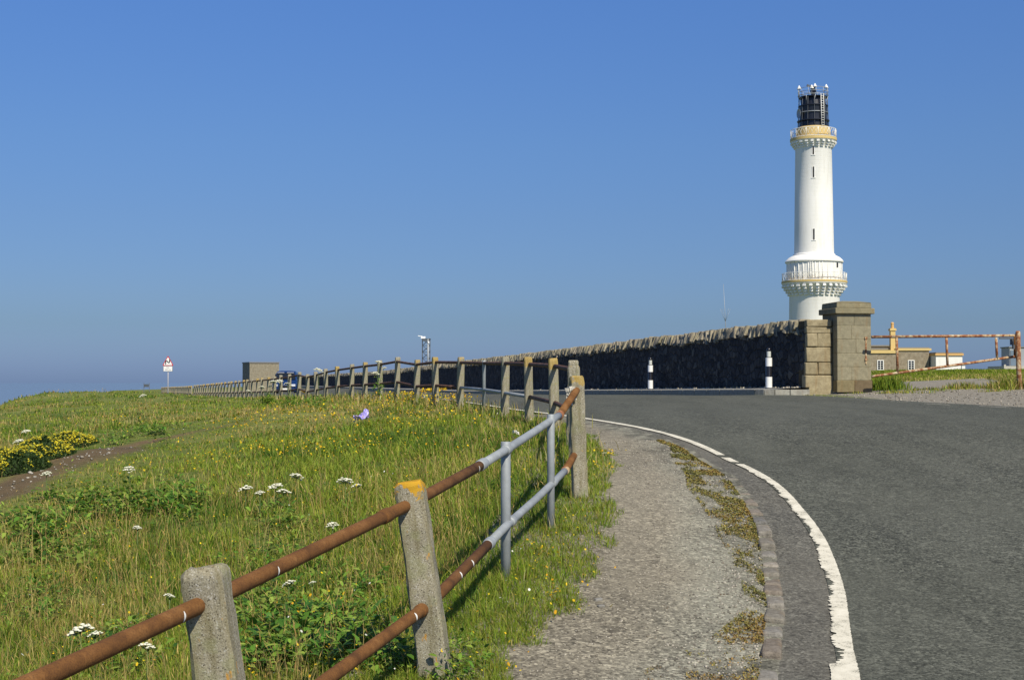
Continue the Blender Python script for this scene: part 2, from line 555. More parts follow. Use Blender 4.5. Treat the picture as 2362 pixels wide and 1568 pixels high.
def m_rubble():
    t = NT('dark_rubble_stone'); co = t.scaled((1, 1, 1.15))
    e = t.vor(4.2, 'DISTANCE_TO_EDGE', 'Distance', co); cc = t.vor(4.2, 'F1', 'Color', co); n = t.noise(22, 5, .7)
    k = t.sep(cc)
    c = t.ramp(k[0], [(.0, (.030, .031, .033)), (.5, (.055, .056, .058)), (.85, (.075, .075, .073)), (1, (.11, .11, .10))])
    c = t.mix(t.ramp(e, [(.0, .75), (.05, 0.0)]), c, (.035, .034, .034))
    c = t.mix(t.math('MULTIPLY', t.ramp(n, [(.5, 0.0), (.7, 1.0)]), .5), c, (.10, .10, .098))
    t.bump(t.math('ADD', t.ramp(e, [(.0, 0.0), (.12, 1.0)]), t.math('MULTIPLY', n, .5)), .9, .05)
    return t.done(c, .95, spec=.1)


M['rubble'] = m_rubble()


def m_stone(name, a, b, d, attr=False, sc=9):
    t = NT(name); n = t.noise(sc, 5, .65); g = t.noise(80, 3, .7); st = t.noise(1, 4, .6, co=t.scaled((7, 7, 1.3)))
    c = t.ramp(n, [(.3, a), (.7, b)])
    if attr: c = t.mix(1, c, t.attr(), 'MULTIPLY')
    c = t.mix(t.math('MULTIPLY', t.ramp(g, [(.3, 1.0), (.5, 0.0)]), .4), c, d)
    c = t.mix(t.math('MULTIPLY', t.ramp(st, [(.55, 0.0), (.75, 1.0)]), .45), c, (.22, .13, .05))
    t.bump(t.math('ADD', n, t.math('MULTIPLY', g, .5)), .6, .012)
    return t.done(c, .95, spec=.12)


M['coping'] = m_stone('coping_stone', (.185, .168, .12), (.33, .30, .225), (.09, .08, .06), True)
M['pier'] = m_stone('pier_stone', (.22, .185, .118), (.38, .33, .22), (.10, .082, .045), True)
M['ashlar'] = m_stone('granite_ashlar', (.195, .175, .118), (.295, .265, .182), (.115, .10, .065), True)
M['house'] = m_stone('brown_house_stone', (.20, .165, .115), (.35, .30, .22), (.11, .09, .065), False, 3)
M['bunker'] = m_stone('tan_rubble', (.19, .165, .115), (.33, .295, .21), (.10, .085, .06), False, 5)
M['kerbstone'] = m_stone('kerb_granite', (.15, .138, .118), (.32, .30, .265), (.05, .046, .04), True, 18)
M['kerbgrey'] = m_stone('road_kerb_granite', (.24, .23, .205), (.38, .36, .31), (.12, .12, .11), False)


def m_white(name, col=(.82, .80, .75), courses=0):
    t = NT(name); n = t.noise(1, 4, .6, co=t.scaled((2.2, 2.2, .35))); g = t.noise(1.2, 4)
    c = t.mix(t.math('MULTIPLY', t.ramp(n, [(.48, 0.0), (.75, 1.0)]), .38), col, (.58, .55, .46))
    c = t.mix(t.math('MULTIPLY', g, .12), c, (.6, .58, .5))
    if courses:
        z = t.sep()[2]
        w = t.math('FRACT', t.math('MULTIPLY', z, courses))
        e = t.ramp(w, [(.0, 0.0), (.06, 1.0), (.94, 1.0), (1, 0.0)])
        t.bump(t.math('ADD', e, t.math('MULTIPLY', t.noise(5, 3), .5)), .25, .03)
    return t.done(c, .7, spec=.25)


M['white'] = m_white('white_masonry_paint', courses=2.1)
M['white_metal'] = plain('white_metal_paint', (.8, .79, .74), .5, var=.06)
M['ochre'] = plain('ochre_paint', (.60, .44, .17), .7, var=.1, scale=2)
M['ochre_deep'] = plain('orange_ochre_paint', (.60, .36, .13), .7, var=.1, scale=2)
M['black'] = plain('black_paint', (.012, .013, .018), .35, var=.3)
M['dark_glass'] = plain('dark_glass', (.012, .016, .022), .08, var=.2, spec=.6)
M['slit'] = plain('dark_window_slit', (.02, .018, .015), .6)
M['steel'] = plain('grey_steel', (.32, .34, .35), .5, .3)
M['dark_steel'] = plain('dark_steel', (.09, .10, .11), .6, .2)
M['white_plastic'] = plain('white_plastic', (.82, .82, .79), .4, var=.05)
M['black_plastic'] = plain('black_plastic', (.012, .012, .015), .25)
M['reflective'] = plain('reflective_sleeve', (.55, .57, .52), .5)
M['sign_white'] = plain('sign_white', (.82, .80, .74), .5, var=.04)
M['sign_red'] = plain('sign_red', (.50, .03, .045), .5, var=.06)
M['sign_black'] = plain('sign_black', (.02, .02, .02), .5)
M['sign_back'] = plain('sign_grey_edge', (.17, .18, .18), .5)
M['carpaint'] = plain('blue_car_paint', (.006, .026, .10), .3, 0, var=.08, spec=.5)
M['rubber'] = plain('rubber', (.02, .02, .02), .8)
M['lamp_and_glint_glass'] = plain('lamp_and_glint_glass', (.75, .76, .78), .1, .2)
M['plate'] = plain('number_plate', (.78, .76, .68), .5, var=.04)
M['chrome'] = plain('chrome', (.6, .62, .65), .15, .9)
M['lilac'] = plain('lilac_plastic', (.40, .34, .74), .4, var=.15, scale=14)
M['roadpaint'] = None
M['slate'] = plain('grey_slate', (.20, .19, .165), .7, var=.2)
M['cabin'] = plain('grey_cabin_panel', (.30, .32, .33), .6, var=.1)
M['cabin_door'] = plain('blue_grey_door', (.13, .18, .23), .6)
M['pale_concrete'] = plain('pale_concrete', (.46, .43, .36), .9, var=.15)
M['pole'] = plain('grey_pole', (.40, .39, .40), .6)
M['pebble'] = m_stone('pebble', (.35, .32, .27), (.62, .58, .5), (.2, .18, .15), True, 20)
M['stem'] = plain('green_stem', (.12, .17, .04), .7, var=.2)
M['umbel'] = plain('cream_florets', (.66, .645, .49), .8, var=.12, scale=60)
M['moss'] = m_leafy('moss', .9, .05)


def m_line():
    t = NT('worn_road_paint'); g = t.noise(95, 3, .7); m = t.noise(9, 4, .65)
    c = t.ramp(m, [(.3, (.50, .465, .36)), (.7, (.68, .64, .52))])
    w = t.math('ADD', t.math('MULTIPLY', g, .7), t.math('MULTIPLY', m, .5))
    c = t.mix(t.math('MULTIPLY', t.ramp(w, [(.47, 1.0), (.55, 0.0)]), .85), c, (.16, .155, .13))
    t.bump(g, .4, .004)
    return t.done(c, .8, spec=.2)


M['roadpaint'] = m_line()


def m_sea():
    t = NT('sea_water'); n = t.noise(.02, 5, .6)
    t.bump(n, .25, 6)
    return t.done((.122, .187, .285), .7, spec=.1)


M['sea'] = m_sea()

# ================================================================== LIGHT, SKY, CAMERA
SUN_AZ, SUN_EL = R(153), R(48)
sdir = Vector((math.sin(SUN_AZ) * math.cos(SUN_EL), math.cos(SUN_AZ) * math.cos(SUN_EL), math.sin(SUN_EL)))
sl = bpy.data.lights.new('sun', 'SUN'); sl.energy = 5.0; sl.angle = R(.53); sl.color = (1, .925, .77)
so = bpy.data.objects.new('sun', sl); COL.objects.link(so)
so.rotation_euler = sdir.to_track_quat('Z', 'Y').to_euler(); so.location = (20, -40, 60)

W = bpy.data.worlds.new('World'); SC.world = W; W.use_nodes = True
wt = W.node_tree; bg = wt.nodes['Background']
sky = wt.nodes.new('ShaderNodeTexSky'); sky.sky_type = 'NISHITA'; sky.sun_disc = False
sky.sun_elevation = SUN_EL; sky.sun_rotation = SUN_AZ
sky.altitude = 0; sky.air_density = 1.0; sky.dust_density = .6; sky.ozone_density = 3.0
# tint of that day's haze, by height above the horizon
tcw = wt.nodes.new('ShaderNodeTexCoord'); sp = wt.nodes.new('ShaderNodeSeparateXYZ'); wt.links.new(tcw.outputs['Generated'], sp.inputs[0])
cr = wt.nodes.new('ShaderNodeValToRGB'); wt.links.new(sp.outputs[2], cr.inputs['Fac'])
SKY_TINT = [(0.0, (.315, .45, .89)), (.010, (.31, .44, .86)), (.04, (.315, .43, .69)), (.058, (.34, .45, .70)), (.115, (.385, .505, .745)), (.165, (.42, .57, .825)), (.26, (.455, .66, 1.0)), (1.0, (.455, .66, 1.0))]
while len(cr.color_ramp.elements) < len(SKY_TINT): cr.color_ramp.elements.new(.5)
for e, (p_, c_) in zip(cr.color_ramp.elements, SKY_TINT): e.position = p_; e.color = (*c_, 1)
mw = wt.nodes.new('ShaderNodeMix'); mw.data_type = 'RGBA'; mw.blend_type = 'MULTIPLY'; mw.inputs['Factor'].default_value = 1
wt.links.new(sky.outputs[0], mw.inputs['A']); wt.links.new(cr.outputs[0], mw.inputs['B'])
wt.links.new(mw.outputs['Result'], bg.inputs['Color']); bg.inputs['Strength'].default_value = .102

cam = bpy.data.cameras.new('camera'); co_ = bpy.data.objects.new('camera', cam); COL.objects.link(co_)
cam.sensor_width = 36; cam.lens = 50; cam.clip_start = .1; cam.clip_end = 60000
co_.location = (0, 0, 0); co_.rotation_euler = (R(90) + math.atan((HOR - 784) / F), 0, 0)
SC.camera = co_
SC.view_settings.view_transform = 'Standard'; SC.view_settings.look = 'None'
SC.view_settings.exposure = .16; SC.view_settings.gamma = 1
SC.render.resolution_x = 1024; SC.render.resolution_y = 679
SC.cycles.max_bounces = 6; SC.cycles.diffuse_bounces = 3; SC.cycles.transparent_max_bounces = 4

# ================================================================== SETTING
def spaced(segs):
    out = [segs[0][0]]
    for a, b, st in segs:
        n = max(1, round((b - a) / st)); out += list(np.linspace(a, b, n + 1)[1:])
    return np.array(out)


gx = spaced([(-140, -60, 4), (-60, -24, 1.2), (-24, -16, .5), (-16, 14, .25), (14, 26, .5), (26, 60, 1.5), (60, 240, 6)])
gy = spaced([(-14, 0, 1), (0, 4, .5), (4, 32, .25), (32, 62, .5), (62, 110, 1.5), (110, 400, 6)])
GX, GY = np.meshgrid(gx, gy)
GZ = hz(GX, GY)


def track_mask(X, Y):
    """Bare gravel of the gateway and the track behind it (beyond the road, right of the gate pillar)."""
    n = fbm(X * .9, Y * .9, 31, 4) - .5
    a = smooth(37.6, 36.4, Y + n * 1.6 + .5 * np.maximum(X - 11.2, 0)) * smooth(7.2, 7.9, X) * smooth(20, 24, Y)
    cx = 10.3 + .22 * (Y - 36)
    b = smooth(2.4, 1.5, np.abs(X - cx - .7) + n * 1.6) * smooth(47, 43, Y + n * 2) * smooth(35, 36, Y)
    return np.clip(a + b, 0, 1)


def meadow_tone(X, Y):
    """0..1 dryness of the sward and its weediness."""
    dry = fbm(X * .33 + 3, Y * .25, 41, 3) * .75 + fbm(X * 1.5, Y * 1.3, 42, 3) * .35 - .06
    dry = dry + .05 * smooth(18, 34, Y)
    lush = fbm(X * .7 + 11, Y * .6 + 5, 43, 3)
    return dry, lush


dry, lush = meadow_tone(GX, GY)
gcol = np.zeros(GX.shape + (3,))
gcol[:] = np.array([.115, .150, .030])
gcol += np.clip(dry - .4, 0, 1)[..., None] * np.array([.22, .17, .07])
sc_ = scar(GX, GY)[..., None]
scn = fbm(GX * 1.2, GY * .8, 51)[..., None]
gcol = gcol * (1 - sc_) + sc_ * (np.array([.085, .066, .042]) * (1 - scn) + np.array([.20, .135, .068]) * scn)
tm = track_mask(GX, GY)[..., None]
gcol = gcol * (1 - tm) + tm * np.array([.27, .245, .20])
ground = grid_mesh('ground', GX, GY, GZ, M['ground'], gcol.reshape(-1, 3))
tag(ground, kind='structure')

sea = MB().add([(-30000, -30000, -30), (30000, -30000, -30), (30000, 30000, -30), (-30000, 30000, -30)], [(0, 1, 2, 3)]).build('sea', M['sea'])
tag(sea, kind='structure')


def strip(name, L, Rr, ys, nx, dz, mat, cols=None):
    t = np.linspace(0, 1, nx)
    Yg = np.repeat(ys[:, None], nx, 1); l = L(ys)[:, None]; r = Rr(ys)[:, None]
    Xg = l + (r - l) * t[None]
    o = grid_mesh(name, Xg, Yg, hz(Xg, Yg) + dz, mat, cols)
    return tag(o, kind='structure')


def road_right(Y):
    return np.interp(Y, [-14, 17, 18.5, 20, 24, 27, 31, 33.2, 34.6, 79, 300], [60, 60, 24, 13.5, 8.9, 7.9, 7.1, 6.55, 5.78, 12.62 - .198 * 79, 12.62 - .198 * 300])


ys = spaced([(-14, 4, 1), (4, 36, .25), (36, 80, 1), (80, 300, 5)])
strip('road', lambda y: linex(y) - .10, road_right, ys, 60, .016, M['asphalt'])
ys2 = spaced([(-14, 4, .5), (4, 24, .125), (24, 30, .5)])
strip('gutter', lambda y: kerbx(y) - .03, lambda y: linex(y) - .06, ys2, 6, .012, M['gutter'])
def path_tint():
    ys = spaced([(-14, 4, .5), (4, 22.5, .08)]); l = np.minimum(gverge(ys) - .9, kerbx(ys) - .4); r = kerbx(ys) - .02
    Xg = l[:, None] + (r - l)[:, None] * np.linspace(0, 1, 48)[None]; Yg = np.repeat(ys[:, None], 48, 1)
    e = (Xg - gverge(Yg)) / np.maximum(kerbx(Yg) - gverge(Yg), .2) + (fbm(Xg * 1.3, Yg * .7, 141) - .5) * .5
    warm = np.array([.84, .79, .70]); cool = np.array([.90, .91, .84])
    c = warm + (cool - warm) * smooth(.25, .75, e)[..., None]
    dk = kerbx(Yg) - Xg
    grit = smooth(.60, .15, dk + (fbm(Xg * 4, Yg * 2, 142) - .5) * .7) * np.interp(Yg, [6.4, 7.2, 8.0, 8.6, 9.6, 11, 16, 20, 22], [1, 1, .5, .15, .4, .85, .9, .7, .3])
    grit = grit * smooth(.34, .58, fbm(Xg * 7, Yg * 5, 143))
    c = c * (1 - .62 * grit[..., None])
    return strip('footpath', lambda y: np.minimum(gverge(y) - .9, kerbx(y) - .4), lambda y: kerbx(y) - .02, ys, 48, .012, M['path'], c.reshape(-1, 3))


path_tint()


# worn white edge line
def edge_line():
    ys = np.arange(4.5, 75, .011 if True else .05)
    ys = np.concatenate([np.arange(4.5, 9.5, .012), np.arange(9.5, 16, .02), np.arange(16, 30, .04), np.arange(30, 90, .4)])
    x = linex(ys); n = rng.random(len(ys))
    width = .098 + .02 * (vnoise(ys * 3, ys * 0, 3) - .5)
    width = np.where(ys < 7.42, .145, width)
    jag = ((n ** 2.5) * .040 + .15 * np.clip(vnoise(ys * 7, ys * 0 + 4, 5) - .45, 0, 1) * (.3 + .7 * vnoise(ys * 31, ys * 0, 6))) * smooth(15.5, 12, ys)
    jag = np.where(ys < 7.42, n * .006, jag * .8 - .012 * (ys < 14))
    slope = np.gradient(x, ys); k = np.sqrt(1 + slope ** 2)
    L = x - (width * k - jag); Rr = x + (n[::-1] - .5) * .006
    V = []; 
    rows = []
    for i in range(len(ys)):
        rows.append([(L[i], ys[i] ), (L[i] * .5 + Rr[i] * .5, ys[i]), (Rr[i], ys[i])])
    a = np.array(rows); z = hz(a[..., 0], a[..., 1]) + .0205
    V = np.concatenate([a, z[..., None]], -1).reshape(-1, 3)
    q = []
    for i in range(len(ys) - 1):
        yv = ys[i]
        if 15.15 < yv < 15.32 or 14.62 < yv < 14.78: continue
        for j in range(2):
            b = i * 3 + j; q.append((b, b + 1, b + 4, b + 3))
    q = np.array(q)
    o = np_mesh('edge_line', V, q.ravel(), np.arange(len(q)) * 4, np.full(len(q), 4), M['roadpaint'])
    tag(o, kind='structure')


edge_line()

# remains of a white line along the gateway
gm = MB()
for (x0, x1, y0, y1, Yd) in [(2258, 2330, 941, 945.5, 24.8), (2130, 2190, 935.5, 937.5, 26.2), (2055, 2090, 930, 932, 27.6)]:
    n = 10; vs = []
    for i in range(n + 1):
        f_ = i / n; a = at(x0 + (x1 - x0) * f_, 0, Yd - f_ * .8)
        for w_ in (-.055, .055):
            X = a[0]; Yq = a[1] + w_ + random.uniform(-.02, .02); vs.append((X, Yq, float(hz(X, Yq)) + .022))
    gm.add(vs, [(2 * i, 2 * i + 2, 2 * i + 3, 2 * i + 1) for i in range(n)])
tag(gm.build('gateway_line', M['roadpaint']), kind='structure')

# footway along the boundary wall, with its granite kerb
ysw = spaced([(34.55, 80, .8), (80, 300, 6)])
Yg = np.repeat(ysw[:, None], 5, 1)
kx = 12.74 - .198 * ysw
Xg = kx[:, None] + (wall_x(ysw) + .05 - kx)[:, None] * np.linspace(0, 1, 5)[None]
Zg = wall_base(Yg) + .07 * np.linspace(0, 1, 5)[None] + (fbm(Xg * 3, Yg * 3, 61) - .5) * .03 * np.array([0, 1, 1, 1, 1])[None]
fw = grid_mesh('footway', Xg, Yg, Zg, M['footway']); tag(fw, kind='structure')
km = MB()
pts = [(7.22, 34.45), (6.7, 34.28), (6.32, 34.22), (6.08, 34.32), (5.9, 34.6)]
Yk = 36.0
while Yk < 300:
    pts.append((12.72 - .198 * Yk, Yk)); Yk += 1.0 if Yk < 90 else 8
for i in range(len(pts) - 1):
    a = np.array(pts[i]); b = np.array(pts[i + 1]); d = (b - a) / np.hypot(*(b - a)); nrm = np.array([-d[1], d[0]])
    if nrm[0] > 0 and i > 3: nrm = -nrm
    if i <= 3: nrm = np.array([-d[1], d[0]]) * (1 if (-d[1] * 0 + d[0]) < 0 else -1)
    g = .012
    a2 = a + d * g; b2 = b - d * g
    zs = lambda p: float(wall_base(max(p[1], 34.5))) + .012
    za, zb = zs(a), zs(b)
    o_ = nrm * .0; in_ = -nrm * .14
    vs = [(a2[0], a2[1], za - .5), (b2[0], b2[1], zb - .5), (b2[0], b2[1], zb), (a2[0], a2[1], za),
          (a2[0] + in_[0], a2[1] + in_[1], za - .5), (b2[0] + in_[0], b2[1] + in_[1], zb - .5), (b2[0] + in_[0], b2[1] + in_[1], zb), (a2[0] + in_[0], a2[1] + in_[1], za)]
    km.add(vs, [(0, 1, 2, 3), (4, 7, 6, 5), (3, 2, 6, 7), (0, 3, 7, 4), (1, 5, 6, 2)])
tag(km.build('footway_kerb', M['kerbgrey']), kind='structure')
# corner of the footway inside the kerb return
cf = MB(); poly = [(7.25, 34.46), (6.7, 34.32), (6.34, 34.28), (6.12, 34.4), (5.92, 34.62), (5.86, 34.85), (7.24, 34.85)]
cf.add([(x, y, -.196) for x, y in poly], [tuple(range(len(poly)))[::-1]])
tag(cf.build('footway_corner', M['footway']), kind='structure')

# sunken stone kerb along the near footpath: every stone a part
kt = thing('stone_kerb', 'curved kerb of worn pinkish and grey stones between the footpath and the road', 'kerb', (1.36, 7.15, float(hz(1.36, 7.15))))
Yk = 5.2; ki = 0
while Yk < 13.4:
    ln = random.choice([.22, .28, .34, .42]) if Yk < 10.2 else random.uniform(.4, .6)
    y0, y1 = Yk + .009, Yk + ln - .009
    p0 = np.array([kerbx(y0), y0]); p1 = np.array([kerbx(y1), y1])
    c = (p0 + p1) / 2; ang = math.atan2(p1[1] - p0[1], p1[0] - p0[0])
    sink = np.interp(Yk, [5, 9.5, 11.5, 13.4], [.0, 0, .008, .03]) + max(0, random.uniform(-.03, .018))
    b = MB().box((0, 0, 0), (np.hypot(*(p1 - p0)), .115, .16), jit=.007)
    o = b.build('kerb_stone', M['kerbstone'], kt, rz=ang)
    bm_ = o.modifiers.new('edge', 'BEVEL'); bm_.width = .022; bm_.segments = 3
    o.location = (c[0] - .075 - kt.location.x, c[1] - kt.location.y, float(hz(c[0], c[1])) - .045 - sink + random.uniform(-.006, .006) - kt.location.z)
    cv = random.choice([(.92, .85, .78), (.92, .92, .90), (.80, .73, .66), (.66, .68, .70), (1.15, 1.1, 1.02), (.82, .8, .74), (1.0, .98, .93)])
    ca = o.data.attributes.new('Col', 'FLOAT_COLOR', 'POINT')
    for dd in ca.data: dd.color = (*cv, 1)
    Yk += ln

# ================================================================== FENCES
def post_mesh(w, top=.96, depth=.35, fine=False, seed=0):
    """A cast concrete post, chamfered, slightly tapering, top at z = top."""
    rnd = random.Random(seed); mb = MB(); zs = [-depth, 0, .2, .4, .6, .8, top - .05, top - .018, top]
    if fine: zs = [-depth] + list(np.linspace(0, top - .06, 16)) + [top - .045, top - .025, top - .01, top]
    vs = []; N = 8
    for z in zs:
        tp = 1 - .10 * max(z, 0) / top
        k = 1.0
        if z > top - .03: k = 1 - .10 * ((z - (top - .03)) / .03) ** 2
        if z >= top - 1e-6: k = .84
        h = w / 2 * tp * k; ch = w * (.085 if fine else .13)
        ring = [(h, -h + ch), (h, h - ch), (h - ch, h), (-h + ch, h), (-h, h - ch), (-h, -h + ch), (-h + ch, -h), (h - ch, -h)]
        for x, y in ring:
            j = .0035 if fine else .002
            vs.append((x + rnd.uniform(-j, j), y + rnd.uniform(-j, j), z + (rnd.uniform(-.006, .006) if z > top - .05 else 0)))
    fs = []
    for i in range(len(zs) - 1):
        for k in range(N):
            fs.append((i * N + k, i * N + (k + 1) % N, (i + 1) * N + (k + 1) % N, (i + 1) * N + k))
    fs.append(tuple((len(zs) - 1) * N + k for k in range(N)))
    mb.add(vs, fs); return mb


def rot_post(o, rz, lean=0, lean_dir=(1, 0)):
    m = Matrix.Rotation(rz, 3, 'Z')
    if lean:
        ax = Vector((-lean_dir[1], lean_dir[0], 0))
        m = Matrix.Rotation(lean, 3, ax) @ m
    o.rotation_euler = m.to_euler()


F1 = thing('railing_fence', 'near stretch of pipe railing with two leaning concrete posts and a grey galvanised steel repair', 'fence', (-1.05, 4.9, float(hz(-1.05, 4.9))))
ob = F1.location


def rel(o, parent, p):
    o.location = (p[0] - parent.location.x, p[1] - parent.location.y, p[2] - parent.location.z)


# near concrete posts (top point, lean)
for i, (idx, w, mat, lean, ldir, rz) in enumerate([(0, .155, 'concrete_bare', R(8.5), (-1, .1), R(-3)), (1, .15, 'concrete_lichen', R(8.0), (-1, .1), R(-6)), (4, .125, 'concrete', R(1.5), (-1, 0), R(4))]):
    tp = near_posts[idx]; top = .97
    o = post_mesh(w, top, .5, True, i).build('concrete_post', M[mat], F1, auto=38)
    rot_post(o, rz, lean, ldir)
    off = o.rotation_euler.to_matrix() @ Vector((0, 0, top))
    rel(o, F1, tp - np.array(off))
    if idx == 0: o['label'] = 'grey post with a rounded bare top'
    if idx == 1: o['label'] = 'leaning post with a bright orange lichen cap'
    if idx == 4: o['label'] = 'upright corner post with broken hole at mid height'
for idx, r, yb in ((2, .031, 1300), (3, .027, 1200)):
    tp = near_posts[idx]; mb = MB()
    z0 = float(hz(tp[0], tp[1])) - .25
    mb.tube([(tp[0], tp[1], z0), (tp[0], tp[1], tp[2] - .004), (tp[0], tp[1], tp[2])], [r, r, r * .9], 14)
    mb.build('steel_post', M['galv'], F1, True, True)

# rails
U = [at(-560, 1860, 2.9), at(116, 1553, 4.0), at(481, 1384, 4.9), at(944, 1162, 7.0), at(1107, 1073, 8.25)]
mb = MB(); mb.tube(U, .0295, 16)


def fleck(mb, p, q, r, ang0, t=.012):
    """A narrow streak across a pipe running from p to q (second material)."""
    p = Vector([float(c) for c in p]); q = Vector([float(c) for c in q]); d = (q - p).normalized()
    a = (Vector((0, 0, 1)) - d * d.z).normalized(); b = d.cross(a); vs = []
    for i in range(7):
        an = ang0 + i * .22; wv = t * math.sin(math.pi * (i + .5) / 7)
        n_ = (a * math.cos(an) + b * math.sin(an)) * (r + .0012)
        vs += [p + n_ - d * wv * .5, p + n_ + d * wv * .5]
    mb.add(vs, [(2 * i, 2 * i + 1, 2 * i + 3, 2 * i + 2) for i in range(6)], 1)


for (xx, yy, Yy) in [(434, 1408, 4.70), (578, 1336, 5.42), (1092, 1081, 8.14)]:
    p = at(xx, yy, Yy); k = min(range(len(U) - 1), key=lambda k: abs((U[k][1] + U[k + 1][1]) / 2 - Yy))
    a, b = U[k], U[k + 1]; t_ = (Yy - a[1]) / (b[1] - a[1]); p = a + (b - a) * t_
    fleck(mb, p, b, .0295, 1.0); 
mb.build('rail', [M['rust'], M['dropping']], F1, True, True)
G = [at(1107, 1073, 8.25), at(1168, 1036, 9.0), at(1235, 993, 10.0), at(1272, 968, 10.45), at(1290, 957, 10.75)]
MB().tube(G, .027, 16).build('rail', M['galv'], F1, True, True)
U2 = [at(1290, 957, 10.75), at(1331, 897, 11.6), at(1331, 869, 13.6)]
MB().tube([U2[0], U2[1], U2[1] + np.array([.012, .16, .03])], .029, 14).build('rail', M['rust'], F1, True, True)
Lw = [at(200, 2060, 4.0), at(545, 1716, 4.9), at(987, 1393, 7.0), at(1125, 1254, 8.25)]
mb = MB(); mb.tube(Lw, .0295, 16)
for Yy in (7.55, 7.8, 6.75):
    a, b = (Lw[2], Lw[3]) if Yy > 7 else (Lw[1], Lw[2]); t_ = (Yy - a[1]) / (b[1] - a[1]); fleck(mb, a + (b - a) * t_, b, .0295, .6, .02)
mb.build('rail', [M['rust'], M['dropping']], F1, True, True)
G2 = [at(1125, 1254, 8.25), at(1172, 1206, 9.0), at(1235, 1150, 10.0), at(1275, 1112, 10.45), at(1303, 1084, 10.9)]
MB().tube(G2, .026, 16).build('rail', M['galv'], F1, True, True)
MB().tube([G2[-1], at(1323, 1050, 11.55), at(1324, 1046, 11.7)], .028, 14).build('rail', M['rust'], F1, True, True)


def sleeve(p, q, r, ln, mat):
    p = np.array(p); q = np.array(q); d = (q - p) / np.linalg.norm(q - p)
    MB().tube([p - d * ln / 2, p - d * ln * .35, p + d * ln * .35, p + d * ln / 2], [r * .93, r, r, r * .93], 16).build('coupling', M[mat], F1, True, True)


sleeve(G[0] + (G[1] - G[0]) * .06, G[1], .034, .13, 'galv')
sleeve(G[1], G[2], .034, .10, 'galv')
sleeve(G[3], G[4], .033, .10, 'galv'); sleeve(G[4], U2[1], .034, .06, 'rustpaint')
sleeve(G2[0] + (G2[1] - G2[0]) * .06, G2[1], .034, .12, 'galv')
sleeve(G2[1] + (G2[2] - G2[1]) * .1, G2[2], .033, .10, 'galv')
sleeve(G2[3], G2[4], .032, .10, 'galv'); sleeve(G2[4], at(1323, 1050, 11.55), .033, .05, 'rustpaint')
sleeve(U[2] + (U[3] - U[2]) * .84, U[3], .035, .10, 'rust')
sleeve(Lw[1] + (Lw[2] - Lw[1]) * .95, Lw[2], .034, .05, 'rust')
# a clump of pale crust broken out of the corner post, round the upper hole
cb = MB()
for i in range(16):
    q = near_posts[4] + np.array([random.uniform(-.075, -.02), -.068 + random.uniform(-.02, .01), random.uniform(-.22, -.10)])
    cb.box(q, (.028, .03, .032), random.random() * 3, jit=.009)
cb.build('broken_mortar', M['dropping' if False else 'pale_concrete'], F1, True)

P_ANG = R(90)


def long_fence(tops, label, rail_mat, wide, group=None, steel=()):
    p0 = tops[0][0]; f = thing('railing_fence', label, 'fence', (p0[0], p0[1], float(hz(p0[0], p0[1]))), group=group)
    protos = [post_mesh(wide, .97, .6, False, 50 + k) for k in range(4)]
    meshes = []
    for k, (tp, kind) in enumerate(tops):
        a = tops[max(k - 1, 0)][0]; b = tops[min(k + 1, len(tops) - 1)][0]; d = b - a; rz = math.atan2(d[1], d[0])
        if kind == 's':
            o = MB().tube([(0, 0, -.4), (0, 0, .86), (0, 0, .90)], [.03, .03, .038], 10).build('steel_post', M['galv'], f, smooth=True); o['label'] = 'thin grey steel post'
            rel(o, f, tp - np.array([0, 0, .90])); continue
        if len(meshes) < 4:
            o = protos[len(meshes)].build('concrete_post', M['concrete'], f, auto=38); meshes.append(o.data)
        else:
            o = bpy.data.objects.new('concrete_post', meshes[k % 4]); COL.objects.link(o); o.parent = f
        o.rotation_euler = (R(random.uniform(-1.8, 1.8)), R(random.uniform(-1.8, 1.8)), rz + R(random.uniform(-5, 5)))
        rel(o, f, tp - np.array([0, 0, .97]))
    up = [t[0] - np.array([0, 0, .10 if t[1] == 'c' else .05]) for t in tops]; lo = [t[0] - np.array([0, 0, .56 if t[1] == 'c' else .50]) for t in tops]
    return f, up, lo


F2, up, lo = long_fence(far_tops, 'long curving pipe railing on lichen topped concrete posts along the top of the meadow', 'rust_dark', .125)
MB().tube(up, .028, 10).build('rail', M['rust_dark'], F2, True, True)
MB().tube([near_posts[4] + np.array([-.02, .05, -.66])] + lo[:4], .028, 10).build('rail', M['rust_dark'], F2, True, True)
o = MB().tube(lo[3:7] if False else lo[3:7], .027, 10).build('rail', M['galv'], F2, True, True); o['label'] = 'pale galvanised length of lower rail'
MB().tube(lo[6:], .028, 10).build('rail', M['rust_dark'], F2, True, True)
F3, up3, lo3 = long_fence([(t, 'c') for t in outer_tops], 'farthest run of low railing posts beyond the gap, under the triangular sign', 'rust_dark', .125)
MB().tube(up3, .028, 8).build('rail', M['rust_dark'], F3, True, True)
MB().tube(lo3, .028, 8).build('rail', M['rust_dark'], F3, True, True)

# ================================================================== BOUNDARY WALL, PIER, PILLAR
wd = np.array([-.1942, .9810])      # along the wall, away from us
wn = np.array([-.9810, -.1942])     # towards the road
PA = np.array([wall_x(34.8), 34.8])
WT = .60
WR = math.atan2(wd[1], wd[0])
wall = thing('boundary_wall', 'long dark rubble boundary wall with jagged upright coping stones, receding along the road', 'wall', (PA[0], PA[1], -.2))


def wall_top(Y):
    return np.interp(Y, [34, 79, 140, 275, 300], [1.30, 1.04, .72, .90, .9])


